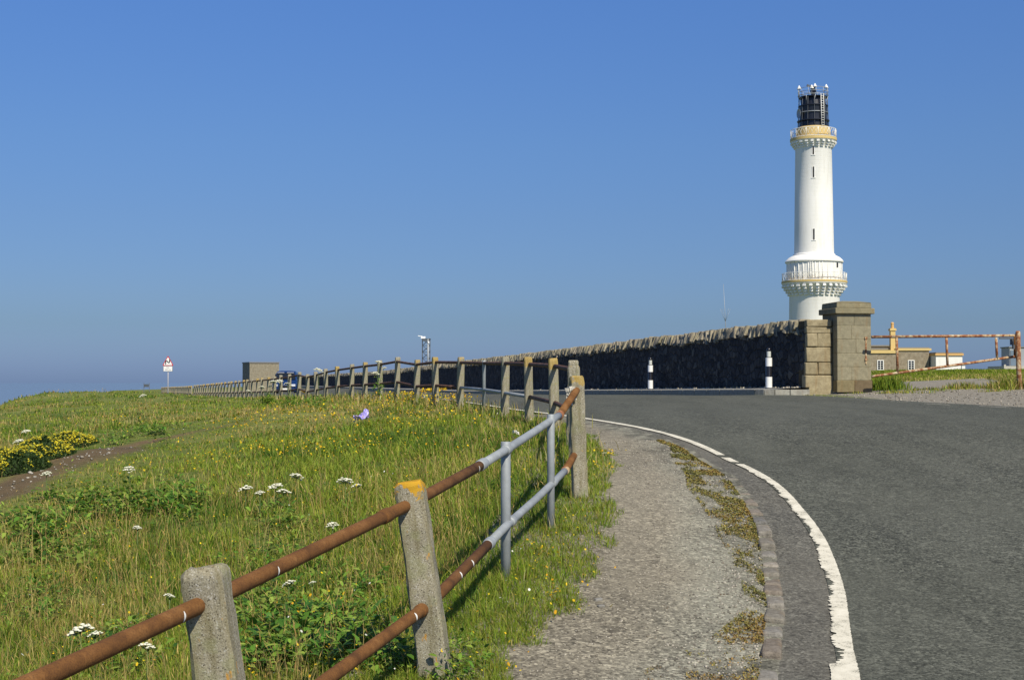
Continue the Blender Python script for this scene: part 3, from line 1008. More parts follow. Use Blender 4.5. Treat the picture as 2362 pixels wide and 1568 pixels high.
ss = spaced([(0, 50, .14), (50, 110, .5), (110, 262, 2)])
hh = np.linspace(0, 1, 15)
SS, HH = np.meshgrid(ss, hh)
Yw = PA[1] + wd[1] * SS
zb = wall_base(Yw) - .3; zt = wall_top(Yw)
Zw = zb + (zt - zb) * HH
bump = (fbm(SS * 1.7, HH * 4.5, 71) - .5) * .09 + (fbm(SS * 5, HH * 12, 72) - .5) * .06
bump[:, 0] = 0
Xw = PA[0] + wd[0] * SS + wn[0] * (bump - .02); Yw2 = PA[1] + wd[1] * SS + wn[1] * (bump - .02)
i = np.arange(SS.size).reshape(SS.shape)
q = np.stack([i[:-1, :-1], i[1:, :-1], i[1:, 1:], i[:-1, 1:]], -1).reshape(-1, 4)
V = np.stack([Xw, Yw2, Zw], -1).reshape(-1, 3)
# back face and top as coarse sheets so that the wall is solid
sb = spaced([(0, 262, 4)]); Yb = PA[1] + wd[1] * sb
back = -wn * WT
Vb = []
for s_, y_ in zip(sb, Yb):
    bx = PA[0] + wd[0] * s_; by = y_
    Vb += [(bx + back[0], by + back[1], float(wall_base(y_)) - .3), (bx + back[0], by + back[1], float(wall_top(y_))), (bx - wn[0] * .03, by - wn[1] * .03, float(wall_top(y_)))]
nb = len(V); qb = []
for k in range(len(sb) - 1):
    b0 = nb + 3 * k; qb += [(b0, b0 + 1, b0 + 4, b0 + 3), (b0 + 1, b0 + 2, b0 + 5, b0 + 4)]
V = np.concatenate([V, np.array(Vb)]); q = np.concatenate([q, np.array(qb)])
L0 = np.array([PA[0], PA[1], -.2])
rub = np_mesh('rubble_face', V - L0, q.ravel(), np.arange(len(q)) * 4, np.full(len(q), 4), M['rubble'], None, wall, smooth=True)

cv_, cf_, cc_ = [], [], []
s_ = .62
BOX = np.array([(-1, -1, -1), (1, -1, -1), (1, 1, -1), (-1, 1, -1), (-1, -1, 1), (1, -1, 1), (1, 1, 1), (-1, 1, 1)], float)
BF = [(0, 3, 2, 1), (4, 5, 6, 7), (0, 1, 5, 4), (1, 2, 6, 5), (2, 3, 7, 6), (3, 0, 4, 7)]
while s_ < 261:
    far = 1 if s_ < 70 else (2 if s_ < 130 else 5)
    w_ = rng.uniform(.05, .16) * far
    if s_ + w_ > 261.5: break
    h_ = rng.uniform(.24, .38); dep = WT / 2 + rng.uniform(.0, .07)
    sh = rng.normal(.34, .08); y_ = PA[1] + wd[1] * s_
    pts8 = BOX * np.array([w_ * .80, dep, h_ / 2]) + rng.uniform(-1, 1, (8, 3)) * np.array([.018, .06, .04])
    pts8[:, 0] += pts8[:, 2] * sh * 2.2; pts8[4:, 1] *= rng.uniform(.36, .70); pts8[4:, 0] *= 1.0
    zc = float(wall_top(y_)) + .255 - h_ / 2 + .06 * (vnoise(s_ * 1.3, 4.0, 77) - .5) - abs(rng.normal(0, .010))
    cen = PA + wd * (s_ + w_ / 2) + back / 2
    for p_ in pts8:
        xy = cen + wd * p_[0] + wn * p_[1]
        cv_.append((xy[0] - L0[0], xy[1] - L0[1], zc + p_[2] - L0[2]))
    tone = rng.uniform(.75, 1.15); cc_ += [(tone, tone * rng.uniform(.95, 1.0), tone * rng.uniform(.85, 1.0))] * 8
    b0 = len(cv_) - 8; cf_ += [[b0 + k for k in f_] for f_ in BF]
    s_ += w_
cf_ = np.array(cf_)
cop = np_mesh('coping', np.array(cv_), cf_.ravel(), np.arange(len(cf_)) * 4, np.full(len(cf_), 4), M['coping'], np.array(cc_), wall)
bv = cop.modifiers.new('edge', 'BEVEL'); bv.width = .045; bv.segments = 2; bv.limit_method = 'ANGLE'

# dressed end of the wall
ANG = math.atan2(-wn[1], -wn[0])          # direction along the end face (away from the road)
pu = -wn; pv = wd


def course(mb, cols, u0, u1, v0, v1, z0, z1, tone, jit=.008):
    c = PA + pu * (u0 + u1) / 2 + pv * (v0 + v1) / 2
    b = len(mb.v); mb.box((c[0], c[1], (z0 + z1) / 2), (u1 - u0, v1 - v0, z1 - z0), ANG, jit=jit)
    cols += [tone] * (len(mb.v) - b)


def setcol(o, cols):
    a = o.data.attributes.new('Col', 'FLOAT_COLOR', 'POINT')
    a.data.foreach_set('color', np.concatenate([np.array(cols, np.float32), np.ones((len(cols), 1), np.float32)], 1).ravel())


ep = MB(); ec = []
rows = [(-.50, .16, [(-.055, .66)]), (.168, .47, [(-.035, .29), (.305, .655)]), (.478, .845, [(-.012, .65)]), (.853, 1.17, [(-.01, .27), (.278, .65)]),
        (1.178, 1.335, [(-.012, .655)]), (1.343, 1.52, [(-.01, .655)])]
for z0, z1, bl in rows:
    for u0, u1 in bl:
        t_ = random.uniform(.88, 1.12); course(ep, ec, u0, u1, -.035 + random.uniform(-.012, .012), random.uniform(.05, .16), z0, z1, (t_, t_ * .97, t_ * .9), .014)
course(ep, ec, .03, .64, .01, .6, -.3, 1.5, (.30, .28, .25), 0)
eo = ep.build('end_pier', M['pier'], wall, True); setcol(eo, ec)
bv = eo.modifiers.new('edge', 'BEVEL'); bv.width = .022; bv.segments = 2

pc = PA + pu * 1.12 + pv * .16
pil = thing('gate_pillar', 'square granite gate pillar with projecting cap at the end of the dark wall', 'pillar', (pc[0], pc[1], -.26), ANG)
sh = MB(); shc = []
zz = .0
H_ = [.29, .33, .335, .335, .335, .29]
for r_, h_ in enumerate(H_):
    w_ = .92 if r_ == 0 else .885
    split = [.5, .42, None, .55, .42, .5][r_]
    segs_ = [(-w_ / 2, w_ / 2)] if split is None else [(-w_ / 2, -w_ / 2 + w_ * split - .0018), (-w_ / 2 + w_ * split + .0018, w_ / 2)]
    for a, b in segs_:
        t_ = random.uniform(.9, 1.1); col = (t_, t_, t_ * .97)
        if r_ == 0: col = (.85, .78, .62) if a < 0 and split else (.62, .52, .45)
        n0 = len(sh.v); sh.box(((a + b) / 2, 0, zz + h_ / 2), (b - a, w_, h_ - .003), jit=.0015); shc += [col] * (len(sh.v) - n0)
    zz += h_
n0 = len(sh.v); sh.box((0, 0, zz / 2), (.872, .872, zz - .02)); shc += [(.8, .76, .66)] * (len(sh.v) - n0)
so_ = sh.build('shaft', M['ashlar'], pil); setcol(so_, shc)
bv = so_.modifiers.new('edge', 'BEVEL'); bv.width = .008; bv.segments = 1
cpz = zz
cp = MB(); cp.box((0, 0, cpz + .07), (1.03, 1.03, .14)); cp.box((0, 0, cpz + .209), (.92, .92, .135), taper=.98)
cp.add([(-.455, -.455, cpz + .279), (.455, -.455, cpz + .279), (.455, .455, cpz + .279), (-.455, .455, cpz + .279),
        (-.2, -.2, cpz + .325), (.2, -.2, cpz + .325), (.2, .2, cpz + .325), (-.2, .2, cpz + .325)],
       [(0, 1, 5, 4), (1, 2, 6, 5), (2, 3, 7, 6), (3, 0, 4, 7), (4, 5, 6, 7)])
co2 = cp.build('cap', M['ashlar'], pil); setcol(co2, [(.97, .95, .86)] * len(cp.v))
bv = co2.modifiers.new('edge', 'BEVEL'); bv.width = .018; bv.segments = 2
hb = MB(); hb.box((.30, -.452, .30 + .70), (.035, .02, .62)); hb.box((.30, -.458, 1.33), (.07, .03, .05)); hb.box((.30, -.458, .80), (.06, .03, .05))
hb.build('hinge_bracket', M['rustpaint'], pil)

# ================================================================== GATE
Yg0 = 34.5


def gp(x, y): return at(x, y, Yg0 + (x - 2015) / 330 * .35)


p_ = gp(2348, 893)
gate = thing('swing_gate', 'rusted cream bar gate with sloping lower rail beside the stone pillar', 'gate', (p_[0] - 1.8, p_[1], float(hz(p_[0] - 1.8, p_[1]))))
MB().tube([gp(2010, 777), gp(2343, 774)], .035, 10).build('top_rail', M['rustpaint'], gate, True, True)
MB().tube([gp(2010, 869), gp(2017, 867), gp(2180, 845), gp(2341, 822)], .032, 10).build('sloping_rail', M['rustpaint'], gate, True, True)
for xg, yb_ in ((2067.5, 861), (2182.5, 845), (2297, 829)):
    MB().tube([gp(xg, 779), gp(xg + 2, yb_)], .033, 10).build('upright', M['rustpaint'], gate, True, True)
MB().tube([gp(2341, 771), gp(2341, 826)], .04, 10).build('end_upright', M['rust'], gate, True, True)
lk = MB(); lk.box(gp(2333, 788), (.07, .05, .16)); lk.box(gp(2320, 780.5), (.32, .05, .035)); lk.box(gp(2337, 800), (.05, .06, .10))
lk.build('latch_plate', M['dark_steel'], gate, True)
gpt = thing('gate_post', 'round rusty yellowish post that the bar gate closes against, at the field edge', 'post', (at(2348, 890, 34.6)[0], 34.6, float(hz(12.3, 34.6))))
MB().tube([(12.36, 34.6, -.6), (12.325, 34.6, .3), at(2347.5, 768, 34.6), at(2347.5, 763, 34.6)], [.062, .06, .06, .045], 14).build('shaft', M['rustpaint'], gpt, True, True)

# ================================================================== BOLLARDS
def bollard(xp, ybase, Yb, label):
    p = at(xp, ybase, Yb); t = thing('marker_bollard', label, 'bollard', (p[0], p[1], float(wall_base(Yb)) + .035), group='black and white bollards at the wall foot')
    MB().lathe([(.082, 0), (.082, .02), (.075, .03), (.075, .735), (.070, .75), (.048, .752), (.048, .765), (0.0, .766)], 24).build('body', M['black_plastic'], t, auto=40)
    for z0, z1 in ((.025, .285), (.54, .795 - .05)):
        MB().lathe([(.0745, z0), (.0785, z0 + .002), (.0785, z1 - .002), (.0745, z1)], 24).build('white_band', M['white_plastic'], t, auto=40)
    MB().lathe([(0, .762), (.052, .763), (.052, .90), (0, .901)], 20).build('reflective_neck', M['reflective'], t, auto=40)
    MB().lathe([(.0, .90), (.053, .901), (.056, .93), (.05, .96), (.03, .985), (0.012, .99), (.012, 1.0), (0, 1.003)], 20).build('cap', M['black_plastic'], t, auto=60)
    t.scale = (1.05, 1.05, 1.05)
    return t


bollard(1772.5, 893, 36.0, 'black and white bollard at the dark wall foot next to the kerb corner')
bollard(1499.5, 897.5, 46.0, 'smaller looking black and white bollard halfway along the dark wall, away from the pillar')

# ================================================================== LIGHTHOUSE
LY = 170.0; LX = (1878.5 - CX) / F * LY
LG = float(hz(LX, LY))
lh = thing('lighthouse', 'tall white lighthouse tower with black lantern and two railed galleries', 'lighthouse', (LX, LY, 0))
lh.location.z = 0


def zz_(y): return 37.46 - .01953 * y


MB().lathe([(3.12, LG - .5), (3.05, 4), (2.95, zz_(1392)), (3.0, zz_(1385)), (3.3, zz_(1350)), (3.66, zz_(1327)), (3.82, zz_(1324)), (3.84, zz_(1318))], 72).build('tower_base', M['white'], lh, auto=30)
MB().lathe([(3.84, zz_(1318)), (3.88, zz_(1317)), (3.88, zz_(1306)), (3.2, zz_(1305))], 72).build('gallery_floor', M['ochre'], lh, auto=30)
MB().lathe([(3.27, zz_(1308)), (3.27, zz_(1192)), (3.42, zz_(1191)), (3.44, zz_(1184)), (3.36, zz_(1178)), (3.26, zz_(1172)), (3.0, zz_(1160)), (2.66, zz_(1151)), (2.5, zz_(1148)), (2.48, zz_(1140)), (2.36, zz_(1137)), (2.34, zz_(1132))], 72).build('gallery_room', M['white'], lh, auto=25)
MB().lathe([(2.34, zz_(1134)), (2.24, zz_(800)), (2.15, zz_(488)), (2.2, zz_(482)), (2.42, zz_(465)), (2.62, zz_(452)), (2.70, zz_(449)), (2.72, zz_(446))], 72).build('shaft', M['white'], lh, auto=30)
MB().lathe([(2.72, zz_(446)), (2.76, zz_(445)), (2.76, zz_(430)), (1.9, zz_(429))], 64).build('gallery_floor', M['ochre'], lh, auto=30)
MB().lathe([(2.02, zz_(431)), (2.02, zz_(366)), (1.9, zz_(364)), (1.86, zz_(360)), (1.5, zz_(359))], 48).build('parapet_drum', M['ochre'], lh, auto=30)


def corbels(n, r0, r1, z0, z1, w, tiers, name):
    mb = MB()
    for k in range(tiers):
        f0 = k / tiers; ra = r0 - .12; rb = r0 + (r1 - r0) * ((k + .95) / tiers); za = z0 + (z1 - z0) * f0; zb_ = z0 + (z1 - z0) * (k + .62) / tiers
        mb.box(((ra + rb) / 2, 0, (za + zb_) / 2), (rb - ra, w, zb_ - za))
        mb.box(((ra + rb - .12) / 2, 0, (zb_ + z0 + (z1 - z0) * (k + 1) / tiers) / 2), (rb - ra - .12, w * .85, (z1 - z0) * .37 / tiers))
    first = mb.build(name, M['white_corbel'], lh)
    for k in range(n):
        o = first if k == 0 else first.copy()
        if k: COL.objects.link(o); o.parent = lh
        o.rotation_euler = (0, 0, 2 * math.pi * k / n)


M['white_corbel'] = plain('white_corbel_paint', (.82, .80, .75), .7, var=.05, scale=1)
M['white'].node_tree  # (shared white)
corbels(30, 2.95, 3.86, zz_(1393), zz_(1326), .38, 4, 'corbel')
corbels(24, 2.16, 2.73, zz_(488), zz_(450), .33, 3, 'corbel')


def lattice_ring(name, r, z0, z1, n, mat, posts, a0=0):
    mb = MB(); h = z1 - z0

    def P_(a, z): return (r * math.cos(a), r * math.sin(a), z)
    for z in (z0 + .06, z1):
        mb.tube([P_(2 * math.pi * k / 72, z) for k in range(73)], .035, 5, cap=False)
    for k in range(n):
        a = a0 + 2 * math.pi * k / n; b = a + 2 * math.pi / n
        mb.tube([P_(a, z0 + .06), P_(b, z1)], .015, 4); mb.tube([P_(b, z0 + .06), P_(a, z1)], .015, 4)
    for k in range(posts):
        a = a0 + 2 * math.pi * k / posts; mb.tube([P_(a, z0), P_(a, z1 + .04)], .035, 6)
    return mb.build(name, mat, lh, smooth=True)


lattice_ring('gallery_railing', 3.80, zz_(1306), zz_(1258), 40, M['white_metal'], 20)
lattice_ring('gallery_railing', 2.70, zz_(430), zz_(376), 36, M['white_metal'], 12)
# glazing bars and panels of the lower gallery room (road side), small dark window
for az in [-170, -158, -147, -137, -126, -112, -104, -97, -86, -70, -48, -28]:
    a = R(az + 12); MB().tube([(3.30 * math.cos(a), 3.30 * math.sin(a), zz_(1306)), (3.30 * math.cos(a), 3.30 * math.sin(a), zz_(1193))], .045 if az < -90 else .02, 5).build('mullion', M['white_metal'], lh, smooth=True)


def on_tower(r, xoff, z, w, h, name, mat, thick=.06):
    """A flat panel on the drum, xoff metres right of the axis as seen from the road."""
    ang = math.asin(max(-1, min(1, xoff / r))); va = math.atan2(-LY, -LX)
    a = va + ang
    b = MB(); b.box((0, 0, 0), (thick, w, h)); o = b.build(name, mat, lh); o.location = ((r) * math.cos(a), r * math.sin(a), z); o.rotation_euler = (0, 0, a); return o


on_tower(3.25, 2.66, zz_(1214), .30, .56, 'small_window', M['slit'], .08)
for yc, hh_, rr in ((517, .92, 2.16), (648, 1.26, 2.20), (1027, 1.30, 2.31)):
    o = on_tower(rr - .0, -.02, zz_(yc), .17, hh_, 'slit_window', M['slit'], .07)
    s2 = MB().box((0, 0, -hh_ / 2 - .06), (.12, .5, .07)).build('sill', M['white_corbel'], o)
    s3 = MB().box((0.0, -.14, 0), (.05, .08, hh_ + .1)).box((0, .14, 0), (.05, .08, hh_ + .1)).build('reveal', M['white_corbel'], o)
lad = MB()
va = math.atan2(-LY, -LX)
for da in (-.02, .06):
    a = va - .12 + da; lad.tube([(3.36 * math.cos(a), 3.36 * math.sin(a), zz_(1306)), (3.36 * math.cos(a), 3.36 * math.sin(a), zz_(1180))], .03, 5)
for k in range(9):
    z = zz_(1300) + k * .27; lad.tube([(3.36 * math.cos(va - .14), 3.36 * math.sin(va - .14), z), (3.36 * math.cos(va - .06), 3.36 * math.sin(va - .06), z)], .02, 4)
lad.build('ladder', M['white_metal'], lh, smooth=True)

lan = MB().lathe([(1.72, zz_(362)), (1.68, zz_(330)), (1.66, zz_(322)), (1.64, zz_(300)), (1.64, zz_(240)), (1.66, zz_(232)), (1.50, zz_(224)), (1.44, zz_(205)), (1.38, zz_(180)), (1.3, zz_(168)), (.4, zz_(163)), (0, zz_(163))], 20).build('lantern', M['black'], lh, auto=35)
lb = MB()
for r_, y0 in ((1.92, 321), (1.78, 229), (1.74, 175)):
    lb.lathe([(1.5, zz_(y0 + 4)), (r_, zz_(y0 + 2)), (r_, zz_(y0 - 3)), (1.4, zz_(y0 - 5))], 40)
lb.build('lantern_bands', M['black'], lh, auto=40)
fr = MB()
for k in range(14):
    a = 2 * math.pi * k / 14 + .1
    fr.tube([(1.84 * math.cos(a), 1.84 * math.sin(a), zz_(362)), (1.80 * math.cos(a), 1.80 * math.sin(a), zz_(320)), (1.72 * math.cos(a), 1.72 * math.sin(a), zz_(228)), (1.70 * math.cos(a), 1.70 * math.sin(a), zz_(172))], .035, 5)
fr.build('lantern_struts', M['dark_steel'], lh, smooth=True)
MB().tube([(1.74 * math.cos(2 * math.pi * k / 48), 1.74 * math.sin(2 * math.pi * k / 48), zz_(271)) for k in range(49)], .05, 5, cap=False).build('lantern_hoop', M['steel'], lh, smooth=True)
tr_ = MB()
for z in (zz_(164), zz_(142), zz_(122)):
    tr_.tube([(1.78 * math.cos(2 * math.pi * k / 40), 1.78 * math.sin(2 * math.pi * k / 40), z) for k in range(41)], .045 if z < zz_(150) else .03, 5, cap=False)
for k in range(12):
    a = 2 * math.pi * k / 12; tr_.tube([(1.78 * math.cos(a), 1.78 * math.sin(a), zz_(172)), (1.78 * math.cos(a), 1.78 * math.sin(a), zz_(120))], .03, 5)
for k in range(5):
    a = va - 1.2 + k * .62
    tr_.tube([(1.5 * math.cos(a), 1.5 * math.sin(a), zz_(222)), (1.78 * math.cos(a + .12), 1.78 * math.sin(a + .12), zz_(170))], .035, 5)
tr_.build('roof_railing', M['steel'], lh, smooth=True)
ul = MB()
la = va + .62
tx, ty = -math.sin(la), math.cos(la)
for sd in (-.19, .19):
    ul.tube([(1.95 * math.cos(la) + tx * sd, 1.95 * math.sin(la) + ty * sd, zz_(372)), (1.84 * math.cos(la) + tx * sd, 1.84 * math.sin(la) + ty * sd, zz_(165))], .035, 5)
for k in range(14):
    f_ = k / 14; z = zz_(372) + f_ * (zz_(165) - zz_(372)); r_ = 1.95 - .11 * f_
    ul.tube([(r_ * math.cos(la) - tx * .19, r_ * math.sin(la) - ty * .19, z), (r_ * math.cos(la) + tx * .19, r_ * math.sin(la) + ty * .19, z)], .03, 4)
ul.build('ladder', M['white_metal'], lh, smooth=True)
MB().lathe([(.9, zz_(166)), (.5, zz_(160)), (.24, zz_(156)), (.24, zz_(142)), (.34, zz_(140)), (.34, zz_(126)), (.22, zz_(122)), (.26, zz_(112)), (.1, zz_(106)), (0, zz_(100))], 20).build('ventilator', M['black'], lh, auto=40)
ra = MB(); ra.box((-.45, 0, zz_(101)), (.62, .16, .22), .2, tilt=Matrix.Rotation(.25, 3, 'Y')); ra.tube([(0, 0, zz_(106)), (-.3, 0, zz_(101))], .05, 6)
ra.build('radar_arm', M['dark_steel'], lh)
rx, ry = LY / math.hypot(LX, LY), -LX / math.hypot(LX, LY)     # to the right as seen from the road
for xo, yo, dep in ((300, 118, .0), (464, 116, .1), (405, 99, 1.0), (361, 131, -1.6)):
    off = (xo - 384) * .01953
    c_ = (rx * off + ry * dep, ry * off + rx * dep)
    c_ = (rx * off - (-ry) * dep * 0, ry * off + dep * .9)
    cn = MB(); cn.lathe([(.0, 0), (.25, .005), (.25, .05), (.05, .44), (0, .46)], 16, (c_[0], c_[1], zz_(yo)))
    cn.build('beacon_cone', M['white_metal'], lh, auto=40)
    MB().tube([(c_[0], c_[1], zz_(yo) + .01), (c_[0], c_[1], zz_(168))], .04, 6).build('cone_post', M['steel'], lh, smooth=True)
dsh = MB(); ac = va - 1.05
dsh.lathe([(0, .0), (.3, .03), (.45, .09), (.47, .13)], 20)
o = dsh.build('dish_aerial', M['steel'], lh, auto=60); o.location = (1.85 * math.cos(ac), 1.85 * math.sin(ac), zz_(278)); o.rotation_euler = (0, R(90), ac); o.scale = (1.25, 1, 1)

# ================================================================== KEEPERS' HOUSE, OUTBUILDING, CABIN
HY = 185.0


def hx(x): return 35.5 + .01316 * x


def hzz(y): return 14.12 - .01316 * y


hb_ = .25
hs = thing('stone_house', 'low brown stone house with ochre eaves band and tall ochre chimney behind the gate', 'house', (hx(1100), HY, hb_))
w1 = MB(); w1.box(((hx(600) + hx(1103)) / 2, HY + 3.0, (hb_ + hzz(794)) / 2 - .3), (hx(1103) - hx(600), 6.8, hzz(794) - hb_ + .6)); w1.box(((hx(1103) + hx(1430)) / 2, HY + 3.9, (hb_ + hzz(766)) / 2 - .3), (hx(1430) - hx(1103), 7.4, hzz(766) - hb_ + .6))
w1.build('walls', M['house'], hs, True)
e1 = MB(); e1.box(((hx(590) + hx(1112)) / 2, HY + 3.0, (hzz(794) + hzz(762)) / 2), (hx(1112) - hx(590), 7.1, hzz(762) - hzz(794))); e1.box(((hx(1116) + hx(1450)) / 2, HY + 3.9, (hzz(766) + hzz(744)) / 2), (hx(1450) - hx(1116), 7.7, hzz(744) - hzz(766)))
e1.build('eaves_band', M['ochre'], hs, True)
r1 = MB(); r1.box(((hx(600) + hx(1100)) / 2, HY + 4.2, hzz(738)), (hx(1100) - hx(600), 4.2, .44)); r1.box(((hx(600) + hx(1104)) / 2, HY + 4.2, hzz(714)), (hx(1100) - hx(600) + .3, 4.6, .16)); r1.box(((hx(1130) + hx(1440)) / 2, HY + 4, hzz(738)), (hx(1440) - hx(1130), 7, .14))
r1.build('roof', M['slate'], hs, True)
ch = MB(); cxh = hx(1105); ch.box((cxh, HY + 2.0, (hb_ + hzz(566)) / 2 + 1.5), (.62, .7, hzz(566) - hb_ - 3.0)); ch.box((cxh, HY + 2.0, hzz(556)), (.84, .9, .24)); ch.box((cxh, HY + 2.0, hzz(544)), (.7, .75, .08))
cho = ch.build('chimney', M['ochre'], hs, True)
pt = MB().lathe([(.22, hzz(543)), (.19, hzz(500)), (.22, hzz(498)), (.22, hzz(488)), (.12, hzz(480)), (0, hzz(479))], 14, (cxh - hs.location.x, HY + 2.0 - hs.location.y, -hs.location.z)).build('chimney_pot', M['ochre_deep'], cho, auto=40)
for xw in (935, 1251):
    wz = (hzz(860) + hzz(958)) / 2; wh = hzz(860) - hzz(958); yf = HY - .4 if xw < 1100 else HY + .2
    wf = MB().box((hx(xw), yf - .05, wz), (.86, .1, wh)).build('window', M['white_metal'], hs, True)
    pn = MB()
    for sx in (-1, 1):
        for sz in (-.75, -.25, .25, .75):
            pn.box((hx(xw) + sx * .185, yf - .105, wz + sz * wh * .44), (.29, .03, wh * .175))
    o = pn.build('panes', M['dark_glass'], wf); o.data.transform(Matrix.Translation(-Vector(hs.location)))
ouy = 183.0
ot = thing('outbuilding', 'small white rendered outbuilding with an orange eaves band beyond the gate', 'shed', (hx(1577), ouy, .5))
MB().box(((hx(1447) + hx(1706)) / 2, ouy + 2, (hzz(818) + .2) / 2), (hx(1706) - hx(1447), 4, hzz(818) - .2)).build('walls', M['white'], ot, True)
MB().box(((hx(1440) + hx(1716)) / 2, ouy + 2, (hzz(818) + hzz(796)) / 2), (hx(1716) - hx(1440), 4.3, hzz(796) - hzz(818))).build('eaves_band', M['ochre_deep'], ot, True)
MB().box(((hx(1445) + hx(1711)) / 2, ouy + 2, hzz(794) + .05), (hx(1711) - hx(1445) - .1, 4.1, .1)).build('roof', M['slate'], ot, True)
k_ = 150 / F
ub = thing('utility_box', 'tiny white box standing on the grass to the side of the white outbuilding', 'cabinet', ((2220.5 - CX) * k_, 150, float(hz((2220.5 - CX) * k_, 150))))
zt_ = (880 - 843) * k_; zb2 = float(ub.location.z)
MB().box((ub.location.x, 150, (zt_ + zb2) / 2), (.34, .3, zt_ - zb2)).build('body', M['white_plastic'], ub, True)
MB().box((ub.location.x, 150, zt_ + .025), (.40, .36, .05)).build('lid', M['steel'], ub, True)
px0 = (2313 - CX) * k_
pb = float(hz(px0 + 4, 152))
pl = thing('concrete_plinth', 'pale concrete plinth under the grey cabin at the edge of the field', 'plinth', (px0 + 4.5, 152, pb))
mpl = MB(); mpl.box((px0 + 4.6, 152.4, (pb - .5 + (880 - 844) * k_) / 2), (9.2, 5, (880 - 844) * k_ - pb + .5)); mpl.box((px0 + .12, 149.87, (880 - 846) * k_), (.2, .08, .5))
mpl.build('slab', M['pale_concrete'], pl, True)
cz0 = (880 - 844) * k_; cz1 = (880 - 801) * k_; cxl = (2333 - CX) * k_
cb_ = thing('storage_cabin', 'grey metal cabin half hidden by the rusty gate post, on a pale plinth', 'cabin', (cxl + 3.2, 152.2, cz0))
MB().box((cxl + 3.2, 152.2, (cz0 + cz1) / 2), (6.2, 2.6, cz1 - cz0)).build('body', M['cabin'], cb_, True)
MB().box((cxl + 3.2, 152.2, cz1 + .05), (6.4, 2.8, .1)).build('roof', M['slate'], cb_, True)
MB().box((cxl + .55, 150.87, cz0 + .85), (.75, .06, 1.6)).build('door', M['cabin_door'], cb_, True)

# ================================================================== BUNKER, VEHICLE, SIGN, MASTS
BY = 165.0; kb = BY / F
bx0, bx1 = (575.5 - CX) * kb, (644 - CX) * kb
bz0 = float(hz((bx0 + bx1) / 2, BY)) - .4; bz1 = (880 - 837) * kb
bk = thing('stone_blockhouse', 'flat roofed tan stone blockhouse with one dark side behind the blue car', 'building', ((bx0 + bx1) / 2, BY, bz0 + .4), R(23))
bw = bx1 - bx0
MB().box((0, 1.9, (bz1 - bz0) / 2 - .4), (bw * 1.0, 3.8, bz1 - bz0)).build('walls', M['bunker'], bk)
MB().box((0, 1.9, bz1 - bz0 - .4 + .05), (bw + .12, 3.95, .12)).build('roof_slab', M['slate'], bk)

VY = 107.0; vx = (655.5 - CX) / F * VY
vz = float(hz(vx, VY))
car = thing('parked_car', 'dark blue people carrier facing this way on the road behind the railing', 'car', (vx, VY, vz + .016), R(5))
car.scale = (1.0, 1.0, 1.0)
secs = [(-.02, .28, .62, .70, .72, .62, .58), (.12, .22, .72, .82, .90, .84, .74), (.5, .2, .86, .98, .93, .90, .80), (.95, .2, .95, 1.08, .95, .91, .80),
        (1.75, .2, 1.0, 1.70, .95, .92, .66), (2.1, .2, 1.0, 1.80, .95, .92, .70), (3.6, .2, 1.0, 1.80, .95, .92, .70), (4.25, .22, 1.0, 1.70, .93, .90, .66), (4.45, .3, 1.0, 1.2, .88, .86, .74)]
vb = MB(); vs = []; nsec = 12
for l, z0, zb3, zt3, w0, w1_, w2 in secs:
    zm = (z0 + zb3) / 2
    half = [(w0 * .93, z0), (w0, zm), (w1_, zb3), (w1_ * .35 + w2 * .65, zb3 + (zt3 - zb3) * .72), (w2 * .93, zt3 - .03 * (zt3 - zb3)), (w2 * .5, zt3)]
    ring = [(x, l, z) for x, z in half] + [(-x, l, z) for x, z in half[::-1]]
    vs += ring
fs = []
for i_ in range(len(secs) - 1):
    for k in range(nsec):
        fs.append((i_ * nsec + k, i_ * nsec + (k + 1) % nsec, (i_ + 1) * nsec + (k + 1) % nsec, (i_ + 1) * nsec + k))
fs += [tuple(range(nsec - 1, -1, -1)), tuple((len(secs) - 1) * nsec + k for k in range(nsec))]
vb.add(vs, fs); body = vb.build('body', M['carpaint'], car, auto=50)
ws = MB(); ws.add([(-.80, .98, 1.12), (.80, .98, 1.12), (.66, 1.66, 1.62), (-.66, 1.66, 1.62)], [(0, 1, 2, 3)]); 
wso = ws.build('windscreen', M['dark_glass'], car); wso.location = (0, -.055, .035)
for sx in (-1, 1):
    sw = MB(); sw.add([(sx * .925, 1.75, 1.05), (sx * .925, 4.0, 1.05), (sx * .80, 3.9, 1.58), (sx * .80, 2.0, 1.58)], [(0, 1, 2, 3)]); sw.build('side_window', M['dark_glass'], car)
    hl = MB().box((sx * .66, -.005, .70), (.34, .12, .16), jit=.01).build('headlight', M['lamp_and_glint_glass'], car)
    mr = MB().box((sx * 1.06, 1.25, 1.12), (.20, .1, .16)).build('wing_mirror', M['carpaint'], car)
    MB().box((sx * .22, -.07, .50), (.34, .03, .03)).build('chrome_strip', M['chrome'], car)
    MB().box((sx * .36, 1.52, 1.66), (.52, .10, .035)).build('sky_reflection', M['lamp_and_glint_glass'], car)  # pale bars standing in for sky reflected along the windscreen top
    for ly in (.85, 3.55):
        wh = MB().lathe([(.18, -.1), (.31, -.1), (.33, -.06), (.33, .06), (.31, .1), (.18, .1)], 24).build('wheel', M['rubber'], car, auto=40)
        wh.location = (sx * .80, ly, .33); wh.rotation_euler = (0, R(90), 0)
        hb2 = MB().lathe([(0, .07), (.18, .08), (.2, .1), (.2, -.09), (0, -.09)], 16).build('rim', M['steel'], wh, auto=40)
MB().box((0, -.09, .42), (.54, .03, .12)).build('number_plate', M['plate'], car)
MB().box((0, -.05, .60), (.80, .06, .16)).build('grille', M['black_plastic'], car)
MB().box((0, -.03, .33), (1.5, .14, .16), jit=.01).build('bumper', M['black_plastic'], car)

